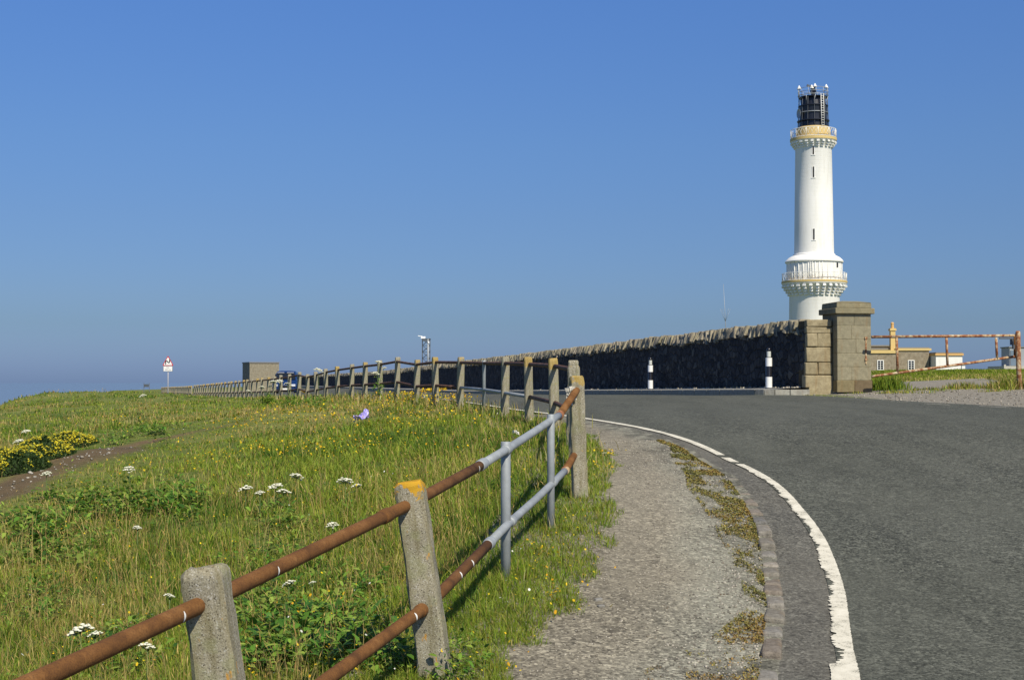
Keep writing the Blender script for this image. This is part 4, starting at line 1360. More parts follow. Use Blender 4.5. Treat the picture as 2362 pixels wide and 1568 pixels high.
SY = 104.0; ks = SY / F; sxp = (387.4 - CX) * ks
sgz = float(hz(sxp, SY))
sg = thing('warning_sign', 'red bordered triangular warning sign with black double bend and a white plate below', 'sign', (sxp, SY, sgz))
lz = lambda y: (880 - y) * ks - sgz
MB().tube([(0, .05, -.4), (0, .05, lz(822))], .038, 10).build('pole', M['pole'], sg, smooth=True)
tw, zb4, zt4 = 13.2 * ks, lz(843.6), lz(819.5)


def tri_prism(k, y0, y1, name, mat):
    c = (zb4 * 2 + zt4) / 3
    V_ = [(-tw * k, c + (zb4 - c) * k), (tw * k, c + (zb4 - c) * k), (0, c + (zt4 - c) * k)]; pts_ = []
    for i_ in range(3):
        p0 = np.array(V_[i_]); pa = np.array(V_[i_ - 1]); pb2 = np.array(V_[(i_ + 1) % 3])
        pts_ += [tuple(p0 + (pa - p0) * .07), tuple(p0 + (pb2 - p0) * .07)]
    n = len(pts_); b = MB(); b.add([(x, y0, z) for x, z in pts_] + [(x, y1, z) for x, z in pts_], [tuple(range(n)), tuple(range(2 * n - 1, n - 1, -1))] + [(i_, i_ + n, (i_ + 1) % n + n, (i_ + 1) % n) for i_ in range(n)])
    return b.build(name, mat, sg)


tri_prism(1.0, -.01, .01, 'red_border', M['sign_red'])
tri_prism(.78, -.016, -.0101, 'white_face', M['sign_white'])
bend_ = MB()


def stroke(pts_, w, y):
    pts_ = [np.array(p) for p in pts_]; L_, R_ = [], []
    for i_, p in enumerate(pts_):
        d = pts_[min(i_ + 1, len(pts_) - 1)] - pts_[max(i_ - 1, 0)]; d = d / np.hypot(*d); n_ = np.array([-d[1], d[0]])
        L_.append(p + n_ * w / 2); R_.append(p - n_ * w / 2)
    n = len(pts_); vs_ = [(p[0], y, p[1]) for p in L_] + [(p[0], y, p[1]) for p in R_]
    bend_.add(vs_, [(i_, i_ + 1, n + i_ + 1, n + i_) for i_ in range(n - 1)])


u_ = 1 / 29.0 * ks / 1.27 * 1.0   # close-up picture units to metres
bx = lambda x: (x - 625) * .0437 * ks / 1.5; bzf = lambda y: lz(843.6) + (955 - y) * .0437 * ks / 1.5
sc2 = 27.5 * ks / (955 - 190)
bx = lambda x: (x - 627) * sc2; bzf = lambda y: zb4 + (935 - y) * sc2
stroke([(bx(478), bzf(850)), (bx(482), bzf(720)), (bx(492), bzf(640)), (bx(520), bzf(606)), (bx(560), bzf(622)), (bx(620), bzf(690)), (bx(665), bzf(735)), (bx(705), bzf(735)), (bx(727), bzf(700)), (bx(735), bzf(620)), (bx(738), bzf(520))], .075, -.0165)
bend_.build('double_bend_symbol', M['sign_black'], sg)
zp0, zp1 = lz(856.6), lz(843.9); pw = 21.5 * ks
MB().box((0, 0, (zp0 + zp1) / 2), (pw, .02, zp1 - zp0)).build('plate_edge', M['sign_back'], sg)
plf = MB().box((0, -.0125, (zp0 + zp1) / 2), (pw - .05, .005, zp1 - zp0 - .05)).build('plate', M['sign_white'], sg)


def text_mesh(body, size, loc, mat, parent, name):
    cu = bpy.data.curves.new(name, 'FONT'); cu.body = body; cu.size = size; cu.align_x = 'CENTER'; cu.align_y = 'CENTER'
    tmp = bpy.data.objects.new('tmp_text', cu); COL.objects.link(tmp)
    dg = bpy.context.evaluated_depsgraph_get(); me = bpy.data.meshes.new_from_object(tmp.evaluated_get(dg))
    bpy.data.objects.remove(tmp); me.name = name; me.materials.clear(); me.materials.append(mat)
    o = bpy.data.objects.new(name, me); COL.objects.link(o); o.parent = parent; o.location = loc; o.rotation_euler = (R(90), 0, 0)
    return o


text_mesh('For', .14, (0, -.0165, zp1 - .115), M['sign_black'], sg, 'plate_wording')
text_mesh('300 yds', .14, (0, -.0165, zp0 + .125), M['sign_black'], sg, 'plate_wording')

IY = 112.0; ki2 = IY / F; ix = (338 - CX) * ki2; iz = float(hz(ix, IY))
ib = thing('notice_board', 'small dark board on two posts on the skyline left of the warning sign', 'board', (ix, IY, iz))
MB().box((0, 0, (880 - 889) * ki2 - iz), (.36, .04, .22)).build('panel', M['dark_steel'], ib)
for sx in (-.2, .22):
    MB().tube([(sx, .03, -.3), (sx, .03, (880 - 883) * ki2 - iz)], .025, 6).build('post', M['dark_steel'], ib, smooth=True)

TY = 300.0; kt_ = TY / F; tx0 = (982.5 - CX) * kt_; tz0 = float(hz(tx0, TY)); tzt = (880 - 782) * kt_
rt = thing('radar_tower', 'grey steel lattice tower with a white radar scanner behind the wall', 'tower', (tx0, TY, tz0))
lt = MB(); hw = .80; H2 = tzt - tz0
cs = [(-hw, -hw), (hw, -hw), (hw, hw), (-hw, hw)]
for x, y in cs: lt.tube([(x, y, -.3), (x, y, H2)], .055, 5)
nl = 7
for k in range(nl):
    za, zb5 = H2 * k / nl, H2 * (k + 1) / nl
    for j in range(4):
        a, b = cs[j], cs[(j + 1) % 4]
        lt.tube([(a[0], a[1], za), (b[0], b[1], zb5)], .032, 4); lt.tube([(b[0], b[1], za), (a[0], a[1], zb5)], .032, 4); lt.tube([(a[0], a[1], zb5), (b[0], b[1], zb5)], .032, 4)
lt.build('lattice', M['dark_steel'], rt, smooth=True)
MB().box((0, 0, H2 + .04), (1.9, 1.9, .1)).box((0, -.9, H2 - .3), (1.5, .1, .35)).build('platform', M['dark_steel'], rt)
MB().tube([(.45, -.9, -.3), (.45, -.9, H2)], .16, 8).build('cable_duct', M['steel'], rt, smooth=True)
MB().box((-.65, -.2, H2 + .32), (.85, .6, .42), jit=.08).tube([(-.7, -.2, H2), (-.7, -.2, H2 + .3)], .1, 8).build('scanner_housing', M['white_plastic'], rt)
MB().box((-1.25, -.2, H2 + .62), (.95, .35, .16), .1, tilt=Matrix.Rotation(.15, 3, 'Y')).build('scanner_arm', M['white_plastic'], rt)
MB().lathe([(0, 0), (.16, .02), (.2, .25), (0, .42)], 10, (.55, -1.0, H2 - .9)).build('drum_aerial', M['white_plastic'], rt, auto=60)

AY = 120.0; ka = AY / F; ax_ = (1674.4 - CX) * ka; az_ = float(hz(ax_, AY))
wa = thing('whip_aerial', 'thin grey whip aerial rising behind the wall coping', 'aerial', (ax_, AY, az_))
h1 = (880 - 655) * ka - az_
MB().tube([(0, 0, -.2), (-.04, 0, (880 - 748) * ka - az_), (-.06, 0, (880 - 735) * ka - az_), (-.21, 0, h1)], [.035, .035, .022, .012], 6).build('mast', M['steel'], wa, smooth=True)
rd = MB(); z0_ = (880 - 742) * ka - az_
for k in range(4):
    a = k * 1.57 + .4; rd.tube([(-.06, 0, z0_), (-.06 + .5 * math.cos(a), .5 * math.sin(a), z0_ + 1.1)], .010, 4)
rd.build('ground_radials', M['steel'], wa, smooth=True)

# crumpled lilac bag caught in the meadow, white scrap
g0 = ray_ground(832, 978)
bag = thing('plastic_bag', 'crumpled lilac plastic bag lying in the meadow grass', 'bag', g0)
mb = MB(); nx_, ny_ = 14, 9; vs = []
for j in range(ny_):
    for i_ in range(nx_):
        u, v = i_ / (nx_ - 1), j / (ny_ - 1); wdt = math.sin(math.pi * (.08 + .84 * u)) ** .6
        x = -.11 + .24 * u + random.uniform(-.012, .012); y = (v - .5) * .20 * wdt + random.uniform(-.01, .01)
        z = .09 + .14 * u * (1 - .6 * abs(v - .5) * 2) + .05 * math.sin(7 * u + 5 * v) + random.uniform(-.016, .016)
        vs.append((x, y, z))
mb.add(vs, [(j * nx_ + i_, j * nx_ + i_ + 1, (j + 1) * nx_ + i_ + 1, (j + 1) * nx_ + i_) for j in range(ny_ - 1) for i_ in range(nx_ - 1)])
sk = mb.build('crumpled_film', M['lilac'], bag); sm = sk.modifiers.new('thick', 'SOLIDIFY'); sm.thickness = .004
g0 = ray_ground(1187, 1018)
lit = MB().box((0, 0, .12), (.035, .03, .035), .4, jit=.01).box((.03, .01, .10), (.02, .03, .03), 1, jit=.008).build('paper_scrap', M['dropping'], None, loc=g0)
tag(lit, 'small white paper scrap in the grass near the galvanised rail', 'litter')

# ================================================================== VEGETATION
PAL = {'dark': (.062, .130, .011), 'green': (.160, .238, .020), 'lime': (.285, .345, .036), 'olive': (.285, .262, .046),
       'straw': (.52, .405, .145), 'tan': (.35, .240, .082), 'pale': (.62, .54, .30)}
PK = np.array(list(PAL.values()))


def sample(n, p, u0, u1, y0, y1):
    r = rng.random(n); k = 1 - p
    Y = (y0 ** k + r * (y1 ** k - y0 ** k)) ** (1 / k)
    u = rng.uniform(u0, u1, n)
    return u * Y, Y


def allowed(X, Y):
    """Where grass grows, and how long it is."""
    jit = (fbm(X * 4, Y * 4, 81, 3) - .5) * .34 + (fbm(X * 1.1, Y * 1.1, 82) - .5) * .25
    v = gverge(Y) + jit
    ok = (X < v)
    ok &= ~((Y > 21) & (X > FX(Y) + .55 + jit))
    ok &= rng.random(X.shape) > scar(X, Y) * 1.08
    ok &= ~(Y > 75)
    return ok


def blades(X, Y, H, Wd, C, name='', lean=.35, dirx=None, diry=None):
    """One bent leaf of three points' width per entry; dirx / diry push the tip outwards."""
    n = len(X); Z = hz(X, Y) - .01
    ang = rng.uniform(0, 2 * np.pi, n); ln = np.abs(rng.normal(0, lean, n)) + .08
    wdx = np.cos(ang) * ln * .8 - .06; wdy = np.sin(ang) * ln * .8 + .03
    if dirx is not None: wdx = wdx + dirx; wdy = wdy + diry
    ln = np.hypot(wdx, wdy); k = np.minimum(1, 1.15 / np.maximum(ln, 1e-6)); wdx *= k; wdy *= k; ln = np.minimum(ln, 1.15)
    fa = rng.uniform(0, 2 * np.pi, n); fx = np.cos(fa) * Wd / 2; fy = np.sin(fa) * Wd / 2
    base = np.stack([X, Y, Z], -1); f = np.stack([fx, fy, 0 * fx], -1)
    mid = base + np.stack([wdx * H * .36, wdy * H * .36, H * .60 * (1 - .15 * ln)], -1)
    tip = base + np.stack([wdx * H * 1.1, wdy * H * 1.1, H * (1 - .42 * ln ** 1.5)], -1)
    V = np.stack([base - f, base + f, mid - f * .85, mid + f * .85, tip], 1).reshape(-1, 3)
    b = (np.arange(n) * 5)[:, None]
    loops = np.concatenate([b + np.array([[0, 1, 3, 2]]), b + np.array([[2, 3, 4]])], 1).ravel()
    starts = (np.arange(n)[:, None] * 7 + np.array([[0, 4]])).ravel(); totals = np.tile([4, 3], n)
    return V, loops, starts, totals, np.repeat(C[:, None], 5, 1).reshape(-1, 3)


def merge(parts):
    vo = lo = 0; Vs, Ls, Ss, Ts, Cs = [], [], [], [], []
    for V, l, s, t, c in parts:
        Vs.append(V); Ls.append(l + vo); Ss.append(s + lo); Ts.append(t); Cs.append(c); vo += len(V); lo += len(l)
    return np.concatenate(Vs), np.concatenate(Ls), np.concatenate(Ss), np.concatenate(Ts), np.concatenate(Cs)


def colours(X, Y, r):
    """Leaf colour at a place; r picks within the local mixture."""
    d, l = meadow_tone(X, Y); n = len(X)
    pdry = np.clip((d - .455) * 2.4, .05, .75); pl = np.clip((l - .43) * 3.4, .04, .94)
    idx = np.where(r < pdry * .34, 4, np.where(r < pdry * .56, 5, np.where(r < pdry * .85, 3, np.where(r < pdry * .85 + (1 - pdry * .85) * pl, 0, 1))))
    idx = np.where((idx == 1) & (rng.random(n) < .40), 2, idx); idx = np.where((idx == 1) & (rng.random(n) < .28), 3, idx)
    idx = np.where((idx == 0) & (rng.random(n) < .40), 1, idx)
    return PK[idx] * rng.uniform(.75, 1.25, (n, 1)) * rng.uniform(.94, 1.06, (n, 3))


# weedy patches where the grass stays short (survey picture x, y, half widths, plants, leaf size)
WEEDS = [(250, 1175, 120, 35, 80, .085), (420, 1165, 70, 40, 50, .085), (90, 1220, 110, 40, 60, .08), (120, 1290, 90, 40, 36, .08),
         (620, 1440, 110, 90, 70, .065), (780, 1480, 110, 70, 66, .07), (640, 1530, 90, 30, 36, .07), (840, 1390, 60, 60, 24, .06), (260, 1520, 120, 50, 34, .055),
         (95, 1400, 90, 60, 30, .055), (650, 1215, 60, 30, 16, .065), (1060, 1560, 40, 30, 12, .045), (900, 1540, 40, 30, 20, .055), (740, 930, 45, 16, 50, .08),
         (300, 1010, 80, 20, 40, .08), (640, 1290, 120, 60, 30, .05), (1030, 1530, 60, 30, 10, .04)]
WG = [(ray_ground(w[0], w[1]), w) for w in WEEDS]


def weedy(X, Y):
    m = np.zeros(X.shape)
    for g, w in WG:
        px = (X / Y) * F + CX; dx = (px - w[0]) / w[2]; dyy = (Y - g[1]) / (w[3] * g[1] / 330 + .3)
        m = np.maximum(m, np.exp(-(dx ** 2 + dyy ** 2) * .7))
    return m


parts = []
# tussocks of the meadow
nt = 52000
TX, TY = sample(nt, 1.5, -.52, .16, 3.6, 74)
k = allowed(TX, TY); TX, TY = TX[k], TY[k]; nt = len(TX)
s_ = FX(TY) - TX
th = (.085 + .10 * rng.random(nt) ** 1.5) * (.55 + .95 * fbm(TX * .8, TY * .8, 83)) * np.interp(s_, [-1, -.15, .3, 1.2], [.45, .60, 1.05, 1.0])
th *= np.interp(TY, [10, 20, 30, 60], [1, .8, .55, .5])
ds, _t = seg_dist(TX, TY, _scar)
th *= np.interp(ds, [.3, 1.4, 3.0], [.28, .50, 1.0]); th *= 1 - .5 * weedy(TX, TY)
tr = rng.random(nt); td = rng.uniform(0, 2 * np.pi, nt)
per = 10
rep_ = lambda a_: np.repeat(a_, per)
a_ = rng.uniform(0, 2 * np.pi, nt * per); rr_ = np.sqrt(rng.random(nt * per)) * rep_(.02 + TY * .0042) * rng.uniform(.5, 1.3, nt * per)
X = rep_(TX) + rr_ * np.cos(a_); Y = rep_(TY) + rr_ * np.sin(a_)
k = allowed(X, Y); X, Y = X[k], Y[k]; a_ = a_[k]
H = (rep_(th) * rng.uniform(.45, 1.45, nt * per))[k]
Wd = np.maximum(.0036, Y * .00048) * rng.uniform(.6, 1.5, len(X))
rmix = np.clip(.72 * rep_(tr)[k] + .28 * rng.random(len(X)), 0, 1)
C = colours(X, Y, rmix)
vg = (FX(Y) - X < .05) & (Y < 21)
C[vg] = np.where(rng.random((vg.sum(), 1)) < .62, PK[1] * np.array([1.15, 1.08, 1.0]), np.where(rng.random((vg.sum(), 1)) < .6, PK[3], PK[2])) * rng.uniform(.75, 1.25, (vg.sum(), 1))
out = np.abs(rng.normal(.35, .3, len(X)))
parts.append(blades(X, Y, H, Wd, C, 'g', .40, np.cos(a_) * out, np.sin(a_) * out))
print('meadow blades', len(X))
# seeding stalks: thin straw stems with a small head
X, Y = sample(52000, 1.45, -.52, .16, 4.2, 70)
k = allowed(X, Y) & (FX(Y) - X > .12); X, Y = X[k], Y[k]; d, l = meadow_tone(X, Y)
k = rng.random(len(X)) < np.clip((d - .40) * 2.0 + .08, .05, .7); X, Y = X[k], Y[k]
n = len(X); H = (.17 + .20 * rng.random(n)) * np.interp(Y, [10, 22, 35], [1, .8, .45]) * np.interp(seg_dist(X, Y, _scar)[0], [.4, 2.6], [.25, 1.0]); Wd = np.maximum(.0022, Y * .00030)
C = np.where(rng.random((n, 1)) < .55, PK[4], PK[5]) * rng.uniform(.75, 1.25, (n, 1))
V, lo_, st_, tt_, Cc = blades(X, Y, H, Wd, C, 's', .42)
parts.append((V, lo_, st_, tt_, Cc))
tips = V.reshape(n, 5, 3)[:, 4]; mids = V.reshape(n, 5, 3)[:, 2]
ax = (tips - mids); ax /= np.linalg.norm(ax, axis=1, keepdims=True)
hl = (.022 + .026 * rng.random(n))[:, None]; hw = np.maximum(.0042, Y * .00042)[:, None] * rng.uniform(.8, 1.4, (n, 1))
fa = rng.uniform(0, 2 * np.pi, n); sd = np.stack([np.cos(fa), np.sin(fa), 0 * fa], -1) * hw / 2
V = np.stack([tips - ax * hl * .7, tips + sd, tips + ax * hl * .6, tips - sd], 1).reshape(-1, 3)
parts.append((V, np.arange(n * 4), np.arange(n) * 4, np.full(n, 4), np.repeat(C * np.array([1.05, .95, .85]), 4, 0)))
# short turf of the verge between railing and footpath
n = 70000
Y = 4.0 + 17.5 * rng.random(n) ** 1.5; X = FX(Y) - .25 + rng.random(n) * (gverge(Y) - FX(Y) + .45)
k = allowed(X, Y); X, Y = X[k], Y[k]; n = len(X)
H = (.035 + .075 * rng.random(n) ** 1.4) * (.5 + fbm(X * 2.2, Y * 2.2, 87)) * np.interp(gverge(Y) - X, [-.1, .25, .5], [.55, .9, 1.1])
r = rng.random(n); C = np.where((r < .45)[:, None], PK[1] * np.array([1.0, 1.1, 1]), np.where((r < .62)[:, None], PK[2], np.where((r < .8)[:, None], PK[3], np.where((r < .92)[:, None], PK[0], PK[4])))) * rng.uniform(.75, 1.25, (n, 1))
parts.append(blades(X, Y, H, np.maximum(.0032, Y * .0004) * rng.uniform(.7, 1.4, n), C, 'v', .6))
# tall tufts along the fence feet
X = []; Y = []
for tp, kd in far_tops[:26]:
    m = 130
    X.append(tp[0] + rng.normal(-.12, .22, m)); Y.append(tp[1] + rng.normal(0, .35, m))
for tp in near_posts:
    m = 60
    X.append(tp[0] + rng.normal(.0, .10, m)); Y.append(tp[1] + rng.normal(.06, .10, m))
X = np.concatenate(X); Y = np.concatenate(Y); n = len(X)
H = .10 + .20 * rng.random(n); H[-300:] *= .6
C = PK[rng.choice(7, n, p=[.1, .25, .1, .15, .2, .14, .06])] * rng.uniform(.8, 1.2, (n, 1))
parts.append(blades(X, Y, H, np.maximum(.005, Y * .0005), C, 't', .3))
# field beyond the gate
X, Y = sample(120000, .9, .20, .60, 35.5, 64)
k = (track_mask(X, Y) < rng.random(len(X)) * .8 + .1) & (X > wall_x(Y) + 1.4); X, Y = X[k], Y[k]; n = len(X)
H = (.05 + .07 * rng.random(n)) * (.6 + .8 * fbm(X * .7, Y * .7, 91)); Wd = Y * .00055 * rng.uniform(.7, 1.3, n)
far = smooth(46, 52, Y + (fbm(X * .4, Y * .4, 92) - .5) * 6)
wt = rng.random(n)
C = np.where((wt < .35 + .55 * far)[:, None], PK[1] * np.array([1.2, 1.05, .9]), np.where((rng.random(n) < .5)[:, None], PK[4] * .95, PK[3] * 1.2)) * rng.uniform(.75, 1.25, (n, 1))
parts.append(blades(X, Y, H, Wd, C, 'f'))
# green tuft at the pillar foot and tufts by the gate post
def tuft(cx, cy, sx, sy, m, h, cols):
    X = rng.normal(cx, sx, m); Y = rng.normal(cy, sy, m)
    C = PK[rng.choice(7, m, p=cols)] * rng.uniform(.8, 1.25, (m, 1))
    return blades(X, Y, h * rng.uniform(.6, 1.3, m) * np.exp(-((X - cx) / (2 * sx)) ** 2), np.full(m, .018), C, 't', .35)


pq = at(2045, 895, 35.6)
parts.append(tuft(pq[0], 35.9, .30, .3, 900, .42, [.15, .5, .3, .05, 0, 0, 0]))
pq = at(2340, 900, 34.8)
parts.append(tuft(pq[0] - .1, 34.9, .35, .25, 500, .32, [.05, .2, .2, .25, .25, .05, 0]))
pq = at(2230, 893, 35)
parts.append(tuft(pq[0], 35.2, .35, .15, 260, .2, [.05, .2, .2, .25, .25, .05, 0]))
for q in range(24):
    xx = rng.uniform(7.6, 12.2); yy = rng.uniform(33.2, 35.2)
    if yy > 34.2 and xx < 9: continue
    parts.append(tuft(xx, yy, .14, .08, 40, .09, [.05, .25, .2, .3, .15, .05, 0]))
# dry weeds at the wall foot
for q in range(60):
    yy = rng.uniform(35.3, 75); xx = wall_x(yy) - .12
    Xt = rng.normal(xx, .07, 8); Yt = rng.normal(yy, .15, 8); m = 8
    C = PK[rng.choice([3, 4, 6], m)] * rng.uniform(.8, 1.2, (m, 1))
    V, a_, b_, c_, d_ = blades(Xt, Yt, rng.uniform(.05, .16, m), np.full(m, .02), C, 'w', .4)
    V[:, 2] += np.repeat(wall_base(Yt) - hz(Xt, Yt), 5); parts.append((V, a_, b_, c_, d_))
o = np_mesh('grass', *merge(parts)[:4], M['leaf'], merge(parts)[4])
tag(o, kind='stuff'); o['label'] = 'long meadow grass, green and straw coloured, with seeding stalks'

# ---- broad-leaved weeds, trefoil, moss: ground cover
def leaves(cen, count, size, hgt, cols, spread):
    """Bent leaf blades of 6 points round a centre."""
    m = count; a = rng.uniform(0, 2 * np.pi, m); r = spread * np.sqrt(rng.random(m))
    bx_ = cen[0] + r * np.cos(a); by_ = cen[1] + r * np.sin(a); bz_ = cen[2] + hgt * rng.random(m) * (1 - .6 * (r / max(spread, 1e-3)) ** 2)
    d = rng.uniform(0, 2 * np.pi, m); el = rng.uniform(-.1, .9, m); L = size * rng.uniform(.4, 1.35, m); Wl = L * rng.uniform(.20, .48, m)
    ax = np.stack([np.cos(d) * np.cos(el), np.sin(d) * np.cos(el), np.sin(el)], -1) * L[:, None]
    sd = np.stack([-np.sin(d), np.cos(d), rng.uniform(-.3, .3, m)], -1) * Wl[:, None] / 2
    b = np.stack([bx_, by_, bz_], -1); dr = np.stack([0 * d, 0 * d, -L * .25], -1)
    V = np.stack([b, b + ax * .35 - sd, b + ax * .35 + sd, b + ax * .75 - sd * .8 + dr * .3, b + ax * .75 + sd * .8 + dr * .3, b + ax + dr], 1).reshape(-1, 3)
    i0 = (np.arange(m) * 6)[:, None]
    lp = np.concatenate([i0 + np.array([[0, 2, 1]]), i0 + np.array([[1, 2, 4, 3]]), i0 + np.array([[3, 4, 5]])], 1).ravel()
    st = (np.arange(m)[:, None] * 10 + np.array([[0, 3, 7]])).ravel(); tt = np.tile([3, 4, 3], m)
    C = np.repeat(cols[rng.integers(0, len(cols), m)] * rng.uniform(.7, 1.3, (m, 1)), 6, 0)
    return V, lp, st, tt, C


GRN = np.array([(.050, .125, .014), (.10, .22, .022), (.18, .30, .035), (.25, .33, .05)])
wp = []
for (px, py, rx_, ry_, cnt, sz) in WEEDS:
    for q in range(cnt):
        g = ray_ground(px + rng.normal(0, .5) * rx_, py + rng.normal(0, .5) * ry_)
        if scar(g[0], g[1]) > .4: continue
        wp.append(leaves(g + np.array([0, 0, .02]), rng.integers(10, 22), sz * rng.uniform(.7, 1.3), .17, GRN, .13))
for (px, py, cnt) in [(720, 1460, 14), (690, 1510, 10), (880, 1500, 6)]:      # bigger dock / thistle leaves
    for q in range(cnt):
        g = ray_ground(px + rng.normal(0, 50), py + rng.normal(0, 35))
        wp.append(leaves(g, 5, .15, .10, GRN[:2] * np.array([.8, .95, 1.3]), .05))
xs_, ys_ = sample(900, 1.5, -.5, .1, 4.5, 30); ok_ = allowed(xs_, ys_) & (FX(ys_) - xs_ > .1)
for xx, yy in zip(xs_[ok_], ys_[ok_]):
    if vnoise(xx * .9, yy * .7, 131) < .38: continue
    sz = rng.uniform(.035, .07) * np.interp(yy, [5, 15, 30], [.8, 1, 1.2])
    wp.append(leaves(np.array([xx, yy, float(hz(xx, yy)) + .02]), rng.integers(6, 16), sz, .12, GRN * rng.uniform(.8, 1.3), .09))
a = merge(wp); o = np_mesh('broadleaf_weeds', *a[:4], M['leaf'], a[4]); tag(o, kind='stuff'); o['label'] = 'patches of dark broad-leaved weeds low in the meadow'


def dots(cen, n, sx, sy, h0, h1, size, cols):
    X = rng.normal(cen[0], sx, n); Y = rng.normal(cen[1], sy, n); Z = hz(X, Y) + rng.uniform(h0, h1, n)
    S = size * rng.uniform(.6, 1.3, n); a = rng.uniform(0, 2 * np.pi, n); V = np.zeros((n, 5, 3))
    tl = rng.normal(0, .5, (n, 2))
    for k in range(5):
        c_, s_ = np.cos(a + k * 1.257) * S, np.sin(a + k * 1.257) * S
        V[:, k] = np.stack([X + c_, Y + s_, Z + c_ * tl[:, 0] + s_ * tl[:, 1]], -1)
    C = np.repeat(cols[rng.integers(0, len(cols), n)] * rng.uniform(.8, 1.2, (n, 1)), 5, 0)
    return V.reshape(-1, 3), np.arange(5 * n), np.arange(n) * 5, np.full(n, 5), C


YEL = np.array([(.62, .42, .01), (.70, .52, .015), (.55, .30, .01)])
tp_ = []
for (px, py, n, sx, sy) in [(600, 990, 50, .5, .8), (680, 965, 50, .5, .8), (740, 985, 40, .4, .6), (930, 915, 90, .5, .7), (1000, 905, 130, .4, .6), (1040, 938, 120, .25, .35), (960, 935, 70, .4, .5), (985, 975, 40, .3, .5), (880, 955, 30, .3, .5),
                            (1010, 985, 36, .3, .4), (905, 990, 30, .3, .4), (830, 1055, 40, .3, .5), (640, 1058, 40, .35, .5), (700, 1070, 40, .3, .5), (480, 1085, 26, .15, .3), (560, 1000, 30, .3, .5), (760, 1040, 22, .3, .4),
                            (890, 1040, 24, .3, .4), (1000, 1060, 14, .2, .3), (420, 1075, 12, .15, .3), (860, 1170, 14, .25, .3), (600, 1165, 12, .2, .3), (740, 1460, 20, .10, .12), (150, 1270, 14, .2, .2),
                            (1250, 1320, 16, .12, .25), (1290, 1390, 24, .10, .2), (1240, 1280, 10, .1, .2), (1400, 1055, 22, .06, .2), (1390, 1090, 10, .05, .2), (1040, 1085, 6, .1, .2), (1320, 1200, 8, .1, .2), (700, 900, 14, .2, .3), (240, 1130, 12, .2, .3), (320, 1110, 8, .1, .2)]:
    g = ray_ground(px, py); h = .05 if px > 1200 else .13
    tp_.append(dots(g, int(n * 1.9), sx, sy, h * .7, h * 2.0, np.maximum(.008, g[1] * .00060), YEL))
g = ray_ground(800, 1010)
for q in range(420):
    xx, yy = sample(1, 1.3, -.32, .06, 6, 32)
    if allowed(xx, yy)[0]: tp_.append(dots((xx[0], yy[0]), 4, .10, .12, .08, .22, max(.006, yy[0] * .00045), YEL))
a = merge(tp_); o = np_mesh('yellow_wildflowers', *a[:4], M['petal'], a[4]); tag(o, kind='stuff'); o['label'] = 'scattered patches of small yellow trefoil flowers in the grass'
wd_ = []
for q in range(60):
    xx, yy = sample(1, 1.3, -.35, .05, 6, 30)
    if allowed(xx, yy)[0]: wd_.append(dots((xx[0], yy[0]), 2, .05, .05, .12, .28, max(.006, yy[0] * .0004), np.array([(.7, .69, .6)])))
a = merge(wd_); o = np_mesh('white_specks_of_clover', *a[:4], M['petal'], a[4]); o.name = 'clover_flowers'; tag(o, kind='stuff'); o['label'] = 'tiny pale clover flowers sprinkled through the meadow'

# moss and small stones on the footpath edge
mp = []
MOS = np.array([(.15, .15, .05), (.21, .19, .045), (.27, .20, .055), (.27, .165, .05), (.22, .14, .05)])
n = 90000; yy = rng.uniform(6.3, 16.5, n); wdt = np.interp(yy, [6.3, 7.2, 7.9, 8.5, 9.4, 10.5, 12.5, 14.5, 16.5], [.55, .45, .22, .09, .13, .24, .36, .26, .06])
xx = kerbx(yy) - .125 - wdt * rng.random(n) ** 1.4 * 1.25
k = (fbm(xx * 6, yy * 3, 95, 4) + rng.normal(0, .045, n) - .10 * smooth(.6, 1.2, (kerbx(yy) - .125 - xx) / np.maximum(wdt, .05)) > np.interp(yy, [6.3, 7.9, 8.5, 9.4, 10.5, 14.5, 16.5], [.42, .48, .56, .50, .38, .47, .62])) & (vnoise(xx * 34, yy * 30, 96) > .33) & (rng.random(n) < .85)
xx, yy = xx[k], yy[k]; n = len(xx); zz3 = hz(xx, yy) + rng.uniform(.012, .026, n); S = np.maximum(.0042, yy * .00046) * rng.uniform(.6, 1.4, n)
tone = fbm(xx * 3, yy * 2, 99); Cm = MOS[np.clip((tone * 6 - 1 + rng.normal(0, .9, n)).astype(int), 0, 4)] * rng.uniform(.65, 1.2, (n, 1))
V = np.zeros((n, 4, 3)); a_ = rng.uniform(0, 6.28, n); tl = rng.normal(0, .5, (n, 2))
for q in range(4):
    c_, s_ = np.cos(a_ + q * 1.571) * S, np.sin(a_ + q * 1.571) * S
    V[:, q] = np.stack([xx + c_, yy + s_, zz3 + c_ * tl[:, 0] + s_ * tl[:, 1]], -1)
mp.append((V.reshape(-1, 3), np.arange(4 * n), np.arange(n) * 4, np.full(n, 4), np.repeat(Cm, 4, 0)))
a = merge(mp); o = np_mesh('moss', *a[:4], M['moss'], a[4]); tag(o, kind='stuff'); o['label'] = 'orange and yellow green moss along the footpath edge'


def pebbles(name, spots, label):
    cv, cf, cc = [], [], []
    for (x, y, z, s_, tone) in spots:
        p8 = BOX * s_ * np.array([1, .8, .55]) * .5 + rng.uniform(-1, 1, (8, 3)) * s_ * .13
        p8[4:] *= np.array([.7, .7, 1]); b0 = len(cv); an = rng.random() * 6.28
        for p in p8: cv.append((x + p[0] * math.cos(an) - p[1] * math.sin(an), y + p[0] * math.sin(an) + p[1] * math.cos(an), z + p[2] + s_ * .15))
        cf += [[b0 + k for k in f] for f in BF]; cc += [tone] * 8
    cf = np.array(cf); o = np_mesh(name, np.array(cv), cf.ravel(), np.arange(len(cf)) * 4, np.full(len(cf), 4), M['pebble'], np.array(cc))
    tag(o, kind='stuff'); o['label'] = label
    return o


